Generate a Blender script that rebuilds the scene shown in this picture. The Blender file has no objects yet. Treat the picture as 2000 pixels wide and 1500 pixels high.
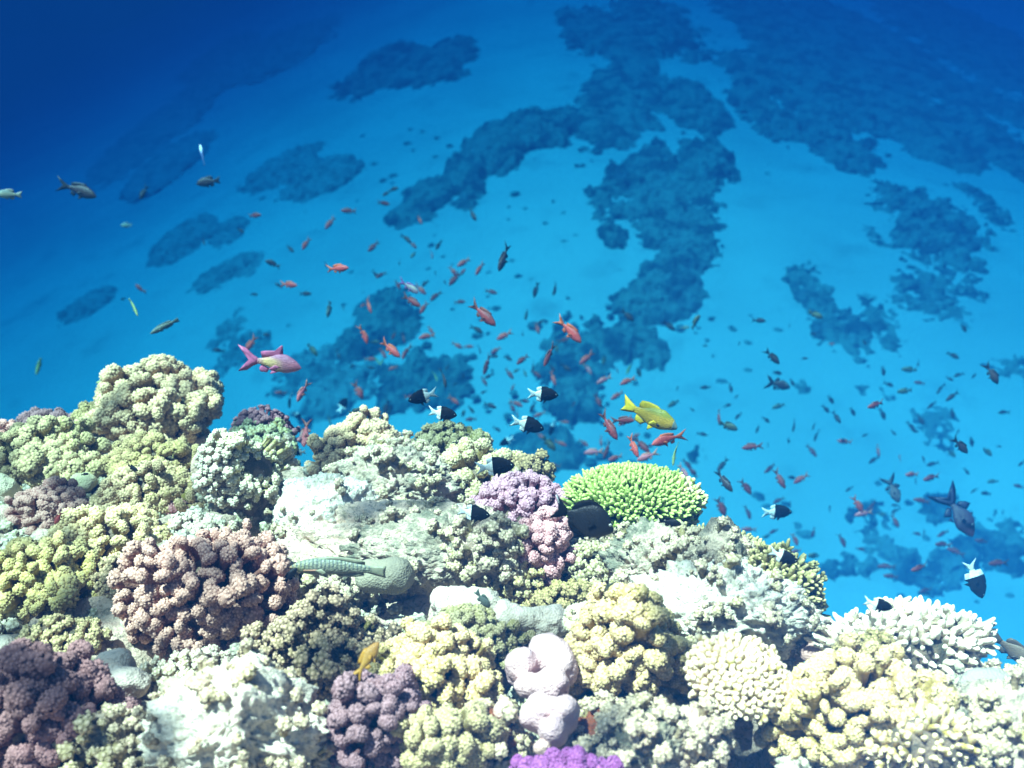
import bpy, math, random
import numpy as np
from mathutils import Vector, Matrix

S = bpy.context.scene
COL = S.collection
R = math.radians

# ------------------------------------------------------------------ camera
PITCH = 40.0
FPX = 1921.0                      # focal length in pixels of the 2000 x 1500 photograph
cam_d = bpy.data.cameras.new('camera')
cam_d.sensor_width = 36.0
cam_d.lens = 36.0 * FPX / 2000.0
cam_d.clip_start = 0.02
cam_d.clip_end = 400.0
cam_d.dof.use_dof = True
cam_d.dof.focus_distance = 1.95
cam_d.dof.aperture_fstop = 3.5
cam = bpy.data.objects.new('camera', cam_d)
cam.rotation_euler = (R(90 - PITCH), 0, 0)
COL.objects.link(cam)
S.camera = cam

# ------------------------------------------------------------------ sky, sun, exposure
SUN_TRAVEL = Vector((0.34, -0.06, -0.94)).normalized()
to_sun = -SUN_TRAVEL
SUN_EL = math.asin(to_sun.z)
SUN_AZ = math.atan2(to_sun.x, to_sun.y)
W = bpy.data.worlds.new('World')
S.world = W
W.use_nodes = True
nt = W.node_tree
sky = nt.nodes.new('ShaderNodeTexSky')
sky.sky_type = 'NISHITA'
sky.sun_disc = False
sky.sun_elevation = SUN_EL
sky.sun_rotation = SUN_AZ
nt.links.new(sky.outputs['Color'], nt.nodes['Background'].inputs['Color'])
nt.nodes['Background'].inputs['Strength'].default_value = 0.045

sun_d = bpy.data.lights.new('sun', 'SUN')
sun_d.energy = 5.0
sun_d.angle = R(0.6)
sun_d.color = (1.0, 0.93, 0.83)
sun = bpy.data.objects.new('sun', sun_d)
sun.rotation_euler = SUN_TRAVEL.to_track_quat('-Z', 'Y').to_euler()
sun.location = (0, 0, 6)
COL.objects.link(sun)

S.view_settings.view_transform = 'Standard'
S.view_settings.look = 'None'
S.view_settings.gamma = 1.0
S.view_settings.exposure = 2.12
S.cycles.max_bounces = 4
S.cycles.diffuse_bounces = 2
S.cycles.glossy_bounces = 1
S.cycles.volume_bounces = 0
S.cycles.transparent_max_bounces = 6
S.cycles.caustics_reflective = False
S.cycles.caustics_refractive = False

# ------------------------------------------------------------------ helpers
c40, s40 = math.cos(R(PITCH)), math.sin(R(PITCH))
RIGHT = np.array((1.0, 0, 0))
UP = np.array((0, s40, c40))
FWD = np.array((0, c40, -s40))


def ray(u, v):
    """direction through a point of the photograph, one unit along the view axis"""
    return RIGHT * ((u - 1000.0) / FPX) + UP * (-(v - 750.0) / FPX) + FWD


def at(u, v, dz):
    return ray(u, v) * dz


def hit_plane(u, v, a, b):
    """where that ray meets the sloping plane z = a + b*y ; returns the distance along the view axis"""
    d = ray(u, v)
    return a / (d[2] - b * d[1])


REEF_A, REEF_B = -1.10, -0.35
FLOOR_Z = -7.0


def props(o, label=None, cat=None, group=None, kind=None):
    if label: o['label'] = label
    if cat: o['category'] = cat
    if group: o['group'] = group
    if kind: o['kind'] = kind
    return o


def empty(name, loc=(0, 0, 0)):
    o = bpy.data.objects.new(name, None)
    o.empty_display_size = 0.02
    o.location = loc
    COL.objects.link(o)
    return o


def mesh_obj(name, verts, faces, mat, parent=None, attr=None, smooth=True, loops=None):
    """verts (n,3) array, faces list of index arrays (quads (m,4) and / or tris (k,3))"""
    me = bpy.data.meshes.new(name)
    verts = np.asarray(verts, dtype=np.float32)
    groups = [np.asarray(f, dtype=np.int32) for f in faces if len(f)]
    nl = sum(g.size for g in groups)
    nf = sum(len(g) for g in groups)
    me.vertices.add(len(verts))
    me.vertices.foreach_set('co', verts.ravel())
    me.loops.add(nl)
    me.loops.foreach_set('vertex_index', np.concatenate([g.ravel() for g in groups]))
    me.polygons.add(nf)
    tot = np.concatenate([np.full(len(g), g.shape[1], dtype=np.int32) for g in groups])
    st = np.concatenate(([0], np.cumsum(tot)[:-1])).astype(np.int32)
    me.polygons.foreach_set('loop_start', st)
    me.polygons.foreach_set('use_smooth', np.full(nf, smooth, dtype=bool))
    me.update(calc_edges=True)
    if attr is not None:
        for k, a in attr.items():
            at_ = me.attributes.new(k, 'FLOAT', 'POINT')
            at_.data.foreach_set('value', np.asarray(a, dtype=np.float32))
    if mat is not None:
        me.materials.append(mat)
    o = bpy.data.objects.new(name, me)
    COL.objects.link(o)
    if parent is not None:
        o.parent = parent
    return o


# ---- noise in numpy
def _hash(i, j, k, seed):
    h = (i.astype(np.uint32) * np.uint32(374761393) + j.astype(np.uint32) * np.uint32(668265263)
         + k.astype(np.uint32) * np.uint32(2147483647 - 58) + np.uint32(seed * 974711 + 13))
    h = (h ^ (h >> np.uint32(13))) * np.uint32(1274126177)
    h = h ^ (h >> np.uint32(16))
    return (h & np.uint32(0xFFFF)).astype(np.float64) / 65535.0


def vnoise(P, seed=0):
    P = np.asarray(P, dtype=np.float64)
    F = np.floor(P)
    f = P - F
    f = f * f * (3 - 2 * f)
    i, j, k = (F[:, q].astype(np.int64) for q in range(3))
    out = 0
    for a in (0, 1):
        wa = f[:, 0] if a else 1 - f[:, 0]
        for b in (0, 1):
            wb = f[:, 1] if b else 1 - f[:, 1]
            for c in (0, 1):
                wc = f[:, 2] if c else 1 - f[:, 2]
                out = out + wa * wb * wc * _hash(i + a, j + b, k + c, seed)
    return out * 2 - 1


def fbm(P, octv=4, seed=0, ridged=False):
    a, s, t = 1.0, 0.0, 0.0
    P = np.asarray(P, dtype=np.float64)
    for o in range(octv):
        n = vnoise(P, seed + o)
        if ridged:
            n = 1 - 2 * np.abs(n)
        s = s + a * n
        t += a
        a *= 0.5
        P = P * 2.03 + 7.1
    return s / t


_ico = {}


def ico(sub):
    if sub not in _ico:
        import bmesh
        bm = bmesh.new()
        bmesh.ops.create_icosphere(bm, subdivisions=sub, radius=1.0)
        v = np.array([p.co[:] for p in bm.verts])
        f = np.array([[p.index for p in q.verts] for q in bm.faces], dtype=np.int32)
        bm.free()
        _ico[sub] = (v, f)
    return _ico[sub]


# ------------------------------------------------------------------ materials
def new_mat(name):
    m = bpy.data.materials.new(name)
    m.use_nodes = True
    n = m.node_tree.nodes
    return m, m.node_tree, n['Principled BSDF']


def _mix(t, fac, a, b, mode='MIX'):
    x = t.nodes.new('ShaderNodeMix')
    x.data_type = 'RGBA'
    x.blend_type = mode
    for sock, val in (('Factor_Float', fac), ('A_Color', a), ('B_Color', b)):
        s = next(q for q in x.inputs if q.identifier == sock)
        if isinstance(val, (int, float)):
            s.default_value = val
        elif isinstance(val, tuple):
            s.default_value = (*val, 1)
        else:
            t.links.new(val, s)
    return next(q for q in x.outputs if q.identifier == 'Result_Color')


def _noise(t, scale, detail=3.0, coord=None, rough=0.55):
    n = t.nodes.new('ShaderNodeTexNoise')
    n.inputs['Scale'].default_value = scale
    n.inputs['Detail'].default_value = detail
    n.inputs['Roughness'].default_value = rough
    if coord is not None:
        t.links.new(coord, n.inputs['Vector'])
    return n.outputs['Fac']


def _ramp(t, fac, lo, hi):
    n = t.nodes.new('ShaderNodeMapRange')
    n.interpolation_type = 'SMOOTHSTEP'
    n.inputs['From Min'].default_value = lo
    n.inputs['From Max'].default_value = hi
    t.links.new(fac, n.inputs['Value'])
    return n.outputs['Result']


def _pos(t):
    return t.nodes.new('ShaderNodeNewGeometry').outputs['Position']


_cm = {}


def coral_mat(base, tip, polyp=320.0, bump=0.5):
    key = (base, tip, polyp, bump)
    if key in _cm:
        return _cm[key]
    m, t, b = new_mat('coral_skin')
    at_ = t.nodes.new('ShaderNodeAttribute')
    at_.attribute_name = 'tip'
    P = _pos(t)
    patch = _ramp(t, _noise(t, 14, 3, P), 0.35, 0.7)
    dull = tuple(c * k for c, k in zip(base, (0.55, 0.62, 0.6)))
    body = _mix(t, patch, base, dull)
    pinkish = base[0] > 1.7 * base[1]
    film = tuple(min(0.9, c * k + d) for c, k, d in zip(base, (0.85, 0.75, 0.8) if pinkish else (0.88, 0.92, 0.58), (0.02, 0.01, 0.01) if pinkish else (0.02, 0.025, 0.0)))
    body = _mix(t, _ramp(t, _noise(t, 6.5, 4, P), 0.46, 0.62), body, film)
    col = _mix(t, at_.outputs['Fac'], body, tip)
    speck = _ramp(t, _noise(t, 130, 2, P), 0.5, 0.75)
    col = _mix(t, speck, col, _mix(t, 0.45, col, tip))
    t.links.new(col, b.inputs['Base Color'])
    b.inputs['Roughness'].default_value = 0.85
    b.inputs['Specular IOR Level'].default_value = 0.15
    v = t.nodes.new('ShaderNodeTexVoronoi')
    v.inputs['Scale'].default_value = polyp
    t.links.new(P, v.inputs['Vector'])
    bp = t.nodes.new('ShaderNodeBump')
    bp.invert = True
    bp.inputs['Strength'].default_value = bump
    bp.inputs['Distance'].default_value = 0.002
    t.links.new(v.outputs['Distance'], bp.inputs['Height'])
    t.links.new(bp.outputs['Normal'], b.inputs['Normal'])
    _cm[key] = m
    return m


def rock_mat(name, pale, turf, tint, amount=0.5, scale=9.0, bump=0.8):
    m, t, b = new_mat(name)
    P = _pos(t)
    n1 = _noise(t, scale, 5, P, 0.65)
    n2 = _noise(t, scale * 4.3, 4, P, 0.7)
    n3 = _noise(t, scale * 1.7, 2, P)
    n4 = _noise(t, scale * 14, 3, P, 0.7)
    f = _ramp(t, n1, 0.62 - 0.3 * amount, 0.78 - 0.3 * amount)
    c = _mix(t, f, pale, turf)
    c = _mix(t, _ramp(t, n2, 0.5, 0.66), c, _mix(t, 0.65, c, turf))
    c = _mix(t, _ramp(t, n3, 0.58, 0.75), c, _mix(t, 0.55, c, tint))
    c = _mix(t, _ramp(t, n4, 0.50, 0.68), c, _mix(t, 0.6, c, (0.10, 0.10, 0.07)))
    c = _mix(t, _ramp(t, _noise(t, scale * 22, 3, P, 0.7), 0.56, 0.66), c, _mix(t, 0.6, c, pale))
    t.links.new(c, b.inputs['Base Color'])
    b.inputs['Roughness'].default_value = 0.95
    b.inputs['Specular IOR Level'].default_value = 0.1
    n = _noise(t, 60, 6, P, 0.7)
    n5 = _noise(t, 220, 3, P, 0.7)
    ad = t.nodes.new('ShaderNodeMath')
    ad.operation = 'MULTIPLY_ADD'
    t.links.new(n5, ad.inputs[0])
    ad.inputs[1].default_value = 0.35
    t.links.new(n, ad.inputs[2])
    bp = t.nodes.new('ShaderNodeBump')
    bp.inputs['Strength'].default_value = bump
    bp.inputs['Distance'].default_value = 0.02
    t.links.new(ad.outputs[0], bp.inputs['Height'])
    t.links.new(bp.outputs['Normal'], b.inputs['Normal'])
    return m


def smooth_mat(name, base, other, spot=0.55):
    m, t, b = new_mat(name)
    P = _pos(t)
    c = _mix(t, _ramp(t, _noise(t, 12, 3, P), 0.4, 0.7), base, other)
    c = _mix(t, _ramp(t, _noise(t, 150, 2, P), 0.55, 0.7), c, _mix(t, spot, c, other))
    t.links.new(c, b.inputs['Base Color'])
    b.inputs['Roughness'].default_value = 0.8
    b.inputs['Specular IOR Level'].default_value = 0.15
    v = t.nodes.new('ShaderNodeTexVoronoi')
    v.inputs['Scale'].default_value = 260
    t.links.new(P, v.inputs['Vector'])
    bp = t.nodes.new('ShaderNodeBump')
    bp.inputs['Strength'].default_value = 0.6
    bp.inputs['Distance'].default_value = 0.003
    t.links.new(v.outputs['Distance'], bp.inputs['Height'])
    t.links.new(bp.outputs['Normal'], b.inputs['Normal'])
    return m


MAT_REEF = rock_mat('reef_rock', (0.661, 0.450, 0.325), (0.181, 0.152, 0.083), (0.371, 0.181, 0.153), 0.45)
MAT_ROCK_PALE = rock_mat('pale_limestone', (0.896, 0.620, 0.451), (0.302, 0.249, 0.141), (0.604, 0.372, 0.299), 0.2)
MAT_ROCK_WHITE = rock_mat('bare_white_limestone', (0.970, 0.800, 0.627), (0.582, 0.460, 0.314), (0.829, 0.600, 0.470), 0.12)
MAT_ROCK_TURF = rock_mat('turf_covered_rock', (0.694, 0.510, 0.363), (0.224, 0.200, 0.137), (0.403, 0.320, 0.216), 0.55)
MAT_ROCK_RED = rock_mat('rusty_sponge_crust', (0.370, 0.098, 0.040), (0.172, 0.059, 0.028), (0.419, 0.157, 0.073), 0.5)
MAT_BASE = rock_mat('shade_painted_coral_base', (0.281, 0.188, 0.125), (0.099, 0.079, 0.048), (0.231, 0.109, 0.083), 0.6, 20)  # coral cores coloured dark to put shade between the branches
MAT_PATCH_PALE = rock_mat('haze_paled_patch_reef', (0.30, 0.29, 0.24), (0.16, 0.17, 0.14), (0.24, 0.23, 0.20), 0.5, 2.6)  # paler copy for the left patches, water haze put into the colour
MAT_PATCH = rock_mat('patch_reef_rock', (0.20, 0.21, 0.165), (0.055, 0.066, 0.06), (0.17, 0.17, 0.16), 0.6, 2.2)


def sand_mat():
    m, t, b = new_mat('sand')
    P = _pos(t)
    n1 = _noise(t, 0.35, 3, P)
    n2 = _noise(t, 1.3, 4, P, 0.6)
    n3 = _noise(t, 5.5, 4, P, 0.7)
    c = _mix(t, _ramp(t, n1, 0.3, 0.75), (0.42, 0.38, 0.315), (0.33, 0.305, 0.26))
    c = _mix(t, _ramp(t, n2, 0.52, 0.85), c, (0.255, 0.24, 0.205))
    c = _mix(t, _ramp(t, n3, 0.66, 0.80), c, (0.30, 0.28, 0.24))
    t.links.new(c, b.inputs['Base Color'])
    b.inputs['Roughness'].default_value = 1.0
    b.inputs['Specular IOR Level'].default_value = 0.0
    return m


# ------------------------------------------------------------------ sea floor
def floor_z(x, y):
    """sand plain, sunk deeper to darken the water to the left, far off and in the far right"""
    x = np.asarray(x, dtype=np.float64)
    y = np.asarray(y, dtype=np.float64)
    z = FLOOR_Z + 0.0 * x
    l = np.clip(1.0 - x, 0, None)
    z = z - 0.40 * l * l / (l + 2.5)
    f = np.clip(y - 10.5, 0, None)
    z = z - 0.14 * f * f / (f + 3.0)
    r = np.clip(x - 3.2, 0, None)
    g = np.clip(y - 9.0, 0, None)
    z = z - 0.20 * np.minimum(r, 14) * g / (g + 3.0)
    return np.clip(z, -26, None)


def floor_hit(u, v):
    d = ray(u, v)
    lo, hi = 1.0, 80.0
    for q in range(50):
        m = 0.5 * (lo + hi)
        p = d * m
        if p[2] > floor_z(p[0], p[1]): lo = m
        else: hi = m
    return d * lo, lo


def build_floor():
    xs = np.linspace(-45, 45, 300)
    ys = np.linspace(-12, 70, 280)
    X, Y = np.meshgrid(xs, ys)
    P = np.stack([X.ravel(), Y.ravel(), 0 * X.ravel()], 1)
    Z = floor_z(P[:, 0], P[:, 1]) + 0.12 * fbm(P * 0.25, 2, 5)
    P[:, 2] = Z
    n = len(xs)
    i = np.arange(len(ys) - 1)[:, None] * n + np.arange(n - 1)[None, :]
    F = np.stack([i, i + 1, i + n + 1, i + n], -1).reshape(-1, 4)
    return props(mesh_obj('sandy_sea_floor', P, [F], sand_mat()), kind='structure')


build_floor()

# ------------------------------------------------------------------ reef slope the corals grow on
CREST = [(-300, 900), (0, 865), (150, 850), (300, 830), (440, 860), (560, 915), (700, 915), (850, 915), (1000, 945),
         (1100, 1000), (1250, 1040), (1400, 1065), (1500, 1130), (1570, 1230), (1640, 1300), (1750, 1250),
         (1900, 1310), (2000, 1370), (2300, 1480)]
_cx, _cy = [], []
for (u, v) in CREST:
    p = at(u, v, hit_plane(u, v, REEF_A, REEF_B))
    _cx.append(p[0]); _cy.append(p[1])
_cx, _cy = np.array(_cx), np.array(_cy)
_o = np.argsort(_cx)
_cx, _cy = _cx[_o], _cy[_o]


PITS = [(1450, 1425, 85, 0.26), (1605, 1290, 50, 0.09), (500, 1045, 60, 0.08), (430, 1420, 40, 0.08)]
_pits = [(at(u, v, hit_plane(u, v, REEF_A, REEF_B)), r * hit_plane(u, v, REEF_A, REEF_B) / FPX, d) for (u, v, r, d) in PITS]


def reef_z(x, y):
    x = np.asarray(x, dtype=np.float64); y = np.asarray(y, dtype=np.float64)
    yc = np.interp(x, _cx, _cy)
    z = REEF_A + REEF_B * y
    over = np.clip(y - yc, 0, None)
    z = z - 2.6 * over - 2.0 * np.clip(over - 0.15, 0, None)
    for (p, r, d) in _pits:
        z = z - d * np.exp(-(((x - p[0]) ** 2 + ((y - p[1]) * 0.8) ** 2) / (r * r)) ** 2)
    side = np.clip(np.abs(x) - 2.3, 0, None)
    z = z - 4.0 * side
    return z


def build_reef():
    xs = np.linspace(-3.7, 3.7, 640)
    ys = np.concatenate([np.linspace(-1.2, 0.4, 60)[:-1], np.linspace(0.4, 2.6, 300), np.linspace(2.6, 4.2, 70)[1:]])
    X, Y = np.meshgrid(xs, ys)
    P = np.stack([X.ravel(), Y.ravel(), 0 * X.ravel()], 1)
    z = reef_z(P[:, 0], P[:, 1])
    n1 = fbm(P * 3.2, 3, 21)
    n2 = fbm(P * 11.0, 4, 22, ridged=True)
    n3 = fbm(P * 42.0, 3, 23)
    z = z + 0.055 * n1 + 0.040 * n2 + 0.014 * n3 - 0.02
    yc = np.interp(P[:, 0], _cx, _cy)
    z = np.maximum(z, FLOOR_Z - 4.0)
    P[:, 2] = z
    P[:, 0] += 0.018 * fbm(P * 14.0 + 3.3, 2, 31)
    n = len(xs)
    i = np.arange(len(ys) - 1)[:, None] * n + np.arange(n - 1)[None, :]
    F = np.stack([i, i + 1, i + n + 1, i + n], -1).reshape(-1, 4)
    return props(mesh_obj('reef_slope', P, [F], MAT_REEF), kind='structure')


build_reef()


# ------------------------------------------------------------------ coral branch templates
def grid_faces(nu, nv):
    i = np.arange(nv - 1)[:, None] * nu + np.arange(nu)[None, :]
    j = np.arange(nv - 1)[:, None] * nu + (np.arange(nu)[None, :] + 1) % nu
    return np.stack([i, j, j + nu, i + nu], -1).reshape(-1, 4)


def knob_template(rng, nu=12, nv=9, flat=0.75, warts=58, wr=0.098, stalk=0.5):
    """warty club: base at z=0, top at z=1, head radius about 0.5; each wart is a little dome"""
    t = np.concatenate([[0, 0.35], np.linspace(0.55, 1, nv - 2)])
    r = np.interp(t, [0, 0.35, 0.6, 0.8, 0.92, 0.975, 1.0], [stalk, stalk * 1.02, 0.80, 0.98, 0.80, 0.48, 0.001]) * 0.46
    th = np.linspace(0, 2 * np.pi, nu, endpoint=False)
    T, TH = np.meshgrid(t, th, indexing='ij')
    lump = 1 + 0.24 * np.sin(TH * rng.integers(2, 4) + rng.uniform(0, 6)) * (T > 0.5) * (T < 0.99)
    RR = np.interp(T, t, r) * lump
    P = np.stack([RR * np.cos(TH), RR * np.sin(TH) * flat, T + 0.05 * np.sin(TH * 2 + rng.uniform(0, 6)) * (T > 0.6) * (T < 0.99)], -1).reshape(-1, 3)
    Q0 = grid_faces(nu, nv)
    quads = [Q0]
    tris = []
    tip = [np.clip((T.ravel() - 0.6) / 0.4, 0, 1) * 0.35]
    vs = [P]
    n = len(P)
    # evenly spread warts over the head
    k = np.arange(warts) + 0.5
    cz = 1 - 1.62 * k / warts
    az = k * 2.399963 + rng.uniform(0, 6)
    sr = np.sqrt(np.clip(1 - cz * cz, 0, 1))
    for q in range(warts):
        d = np.array((sr[q] * math.cos(az[q]), sr[q] * math.sin(az[q]), cz[q])) + rng.normal(0, 0.10, 3)
        d /= np.linalg.norm(d)
        c = np.array((0.47 * d[0], 0.47 * flat * d[1], 0.78 + 0.225 * d[2]))
        nn = np.array((d[0], d[1] / flat, d[2] * 1.6)); nn /= np.linalg.norm(nn)
        x = np.cross(nn, (0.3, 0.5, 0.81)); x /= np.linalg.norm(x)
        y = np.cross(nn, x)
        rr = wr * rng.uniform(0.75, 1.25)
        ang = np.arange(5) * math.tau / 5
        sc = np.array((1, 1, 0.55))                          # heads get stretched about twofold along z later
        ring = lambda rad, h: c + (x[None] * np.cos(ang)[:, None] * rad + y[None] * np.sin(ang)[:, None] * rad + nn[None] * h) * sc
        V = np.concatenate([ring(rr * 1.15, -0.25 * rr), (c + nn * rr * 0.95 * sc)[None]])
        i = np.arange(5); j = (i + 1) % 5
        tris.append(np.stack([i, j, np.full(5, 5)], 1) + n)
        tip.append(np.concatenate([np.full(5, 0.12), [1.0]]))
        vs.append(V); n += 6
    Q = np.concatenate(vs)
    bend = rng.normal(0, 0.08, 2)
    Q[:, 0] += bend[0] * Q[:, 2] ** 2
    Q[:, 1] += bend[1] * Q[:, 2] ** 2
    return Q, np.concatenate(tip), np.concatenate(quads), np.concatenate(tris)


def finger_template(rng, nu=8, nv=9, taper=0.45, side=0):
    """slim tapering finger with small knobs: base z=0, top z=1, base radius 0.5"""
    t = np.concatenate([np.linspace(0, 0.9, nv - 2), [0.97, 1.0]])
    r = np.interp(t, [0, 0.5, 0.85, 0.97, 1.0], [1.0, 0.86, 0.62, 0.34, 0.02]) * 0.5
    th = np.linspace(0, 2 * np.pi, nu, endpoint=False)
    T, TH = np.meshgrid(t, th, indexing='ij')
    RR = np.interp(T, t, r) * (1 + 0.16 * np.sin(T * 31 + TH * 3 + rng.uniform(0, 6)) * (T < 0.95) + rng.normal(0, 0.05, T.shape))
    P = np.stack([RR * np.cos(TH), RR * np.sin(TH), T], -1).reshape(-1, 3)
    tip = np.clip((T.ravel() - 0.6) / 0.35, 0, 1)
    return P, tip, grid_faces(nu, nv), np.zeros((0, 3), dtype=np.int64)


_rng0 = np.random.default_rng(11)
KNOBS = [knob_template(_rng0, flat=f) for f in (0.55, 0.62, 0.7, 0.78, 0.85, 0.6, 0.7, 0.9)]
KNOBS_FAT = [knob_template(_rng0, flat=f, warts=84, wr=0.078, stalk=0.72) for f in (0.6, 0.7, 0.8, 0.9, 0.65, 0.75, 0.85, 0.95)]
KNOBS_S = [knob_template(_rng0, 9, 7, 0.9, 16, 0.17, 0.6) for _ in range(8)]
FINGERS = [finger_template(_rng0) for _ in range(8)]


def frames(D, rng):
    """rotation matrices (n,3,3) whose z axis is D, with random spin"""
    D = D / np.linalg.norm(D, axis=1)[:, None]
    a = rng.normal(0, 1, D.shape)
    X = np.cross(a, D)
    X /= np.linalg.norm(X, axis=1)[:, None]
    Y = np.cross(D, X)
    return np.stack([X, Y, D], -1)


class Bag:
    """collects many template copies into one mesh"""

    def __init__(self):
        self.v, self.f, self.t, self.n = [], {}, [], 0

    def add(self, V, F, tip):
        self.v.append(V)
        self.f.setdefault(F.shape[1], []).append(F + self.n)
        self.t.append(tip)
        self.n += len(V)

    def clones(self, templates, base, D, length, rad, rng, head=1.35):
        M = frames(D, rng)
        pick = rng.integers(0, len(templates), len(D))
        for k, (T, tip, FQ, FT) in enumerate(templates):
            idx = np.nonzero(pick == k)[0]
            if not len(idx):
                continue
            r2, ln = (rad[idx] * 2)[:, None], length[idx][:, None]
            z = np.broadcast_to(T[None, :, 2], (len(idx), len(T)))
            if head is None:
                zz = z * ln
            else:                                            # the head keeps its round shape, only the stalk stretches
                hs = np.minimum(r2 * head, ln * 1.6)
                zz = np.where(z > 0.5, ln - (1 - z) * hs, z * 2 * (ln - 0.5 * hs))
            loc = np.stack([T[None, :, 0] * r2, T[None, :, 1] * r2, zz], -1)
            V = np.einsum('nij,nvj->nvi', M[idx], loc) + base[idx][:, None, :]
            m = len(T)
            off = (np.arange(len(idx)) * m)[:, None, None] + self.n
            for F in (FQ, FT):
                if len(F):
                    self.f.setdefault(F.shape[1], []).append((F[None] + off).reshape(-1, F.shape[1]))
            self.v.append(V.reshape(-1, 3)); self.t.append(np.tile(tip, len(idx))); self.n += m * len(idx)

    def build(self, name, mat, parent=None, smooth=True):
        return mesh_obj(name, np.concatenate(self.v), [np.concatenate(x) for x in self.f.values()], mat, parent,
                        {'tip': np.concatenate(self.t)}, smooth)


def fib_dirs(n, zmin, rng, jit=0.25):
    i = np.arange(n) + 0.5
    z = 1 - (1 - zmin) * i / n
    a = i * 2.399963 + rng.uniform(0, 6.28)
    r = np.sqrt(np.clip(1 - z * z, 0, 1))
    D = np.stack([r * np.cos(a), r * np.sin(a), z], 1)
    D += rng.normal(0, jit / math.sqrt(n) * 1.2, D.shape)
    return D / np.linalg.norm(D, axis=1)[:, None]


def fit(bbox, lift=0.0):
    """ellipsoid (centre, semi-axes) on the reef slope that covers a box of the photograph"""
    u0, v0, u1, v1 = bbox
    uc, vc = 0.5 * (u0 + u1), 0.5 * (v0 + v1)
    dz = hit_plane(uc, v0 + 0.62 * (v1 - v0), REEF_A, REEF_B) * (1 - lift)
    d = ray(uc, vc)
    e = math.atan2(-d[2], math.hypot(d[0], d[1]))
    Rx = 0.5 * (u1 - u0) * dz / FPX
    hh = 0.5 * (v1 - v0) * dz / FPX
    Ry = 0.9 * Rx
    if hh < Ry * math.sin(e) * 1.25:
        Ry = 0.72 * hh / math.sin(e)
        H = 0.69 * hh / math.cos(e)
    else:
        H = math.sqrt(hh * hh - (Ry * math.sin(e)) ** 2) / math.cos(e)
    H = min(H, 1.5 * Rx)
    return d * dz, np.array((Rx, Ry, H)), dz


SEED = [100]


def ellipsoid_mesh(c, ax, sub, amp, freq, seed, squash=1.0):
    v, f = ico(sub)
    P = v * ax
    n = fbm(v * freq + seed * 3.7, 4, seed)
    P = P * (1 + amp * n)[:, None]
    return P + c, f


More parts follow.
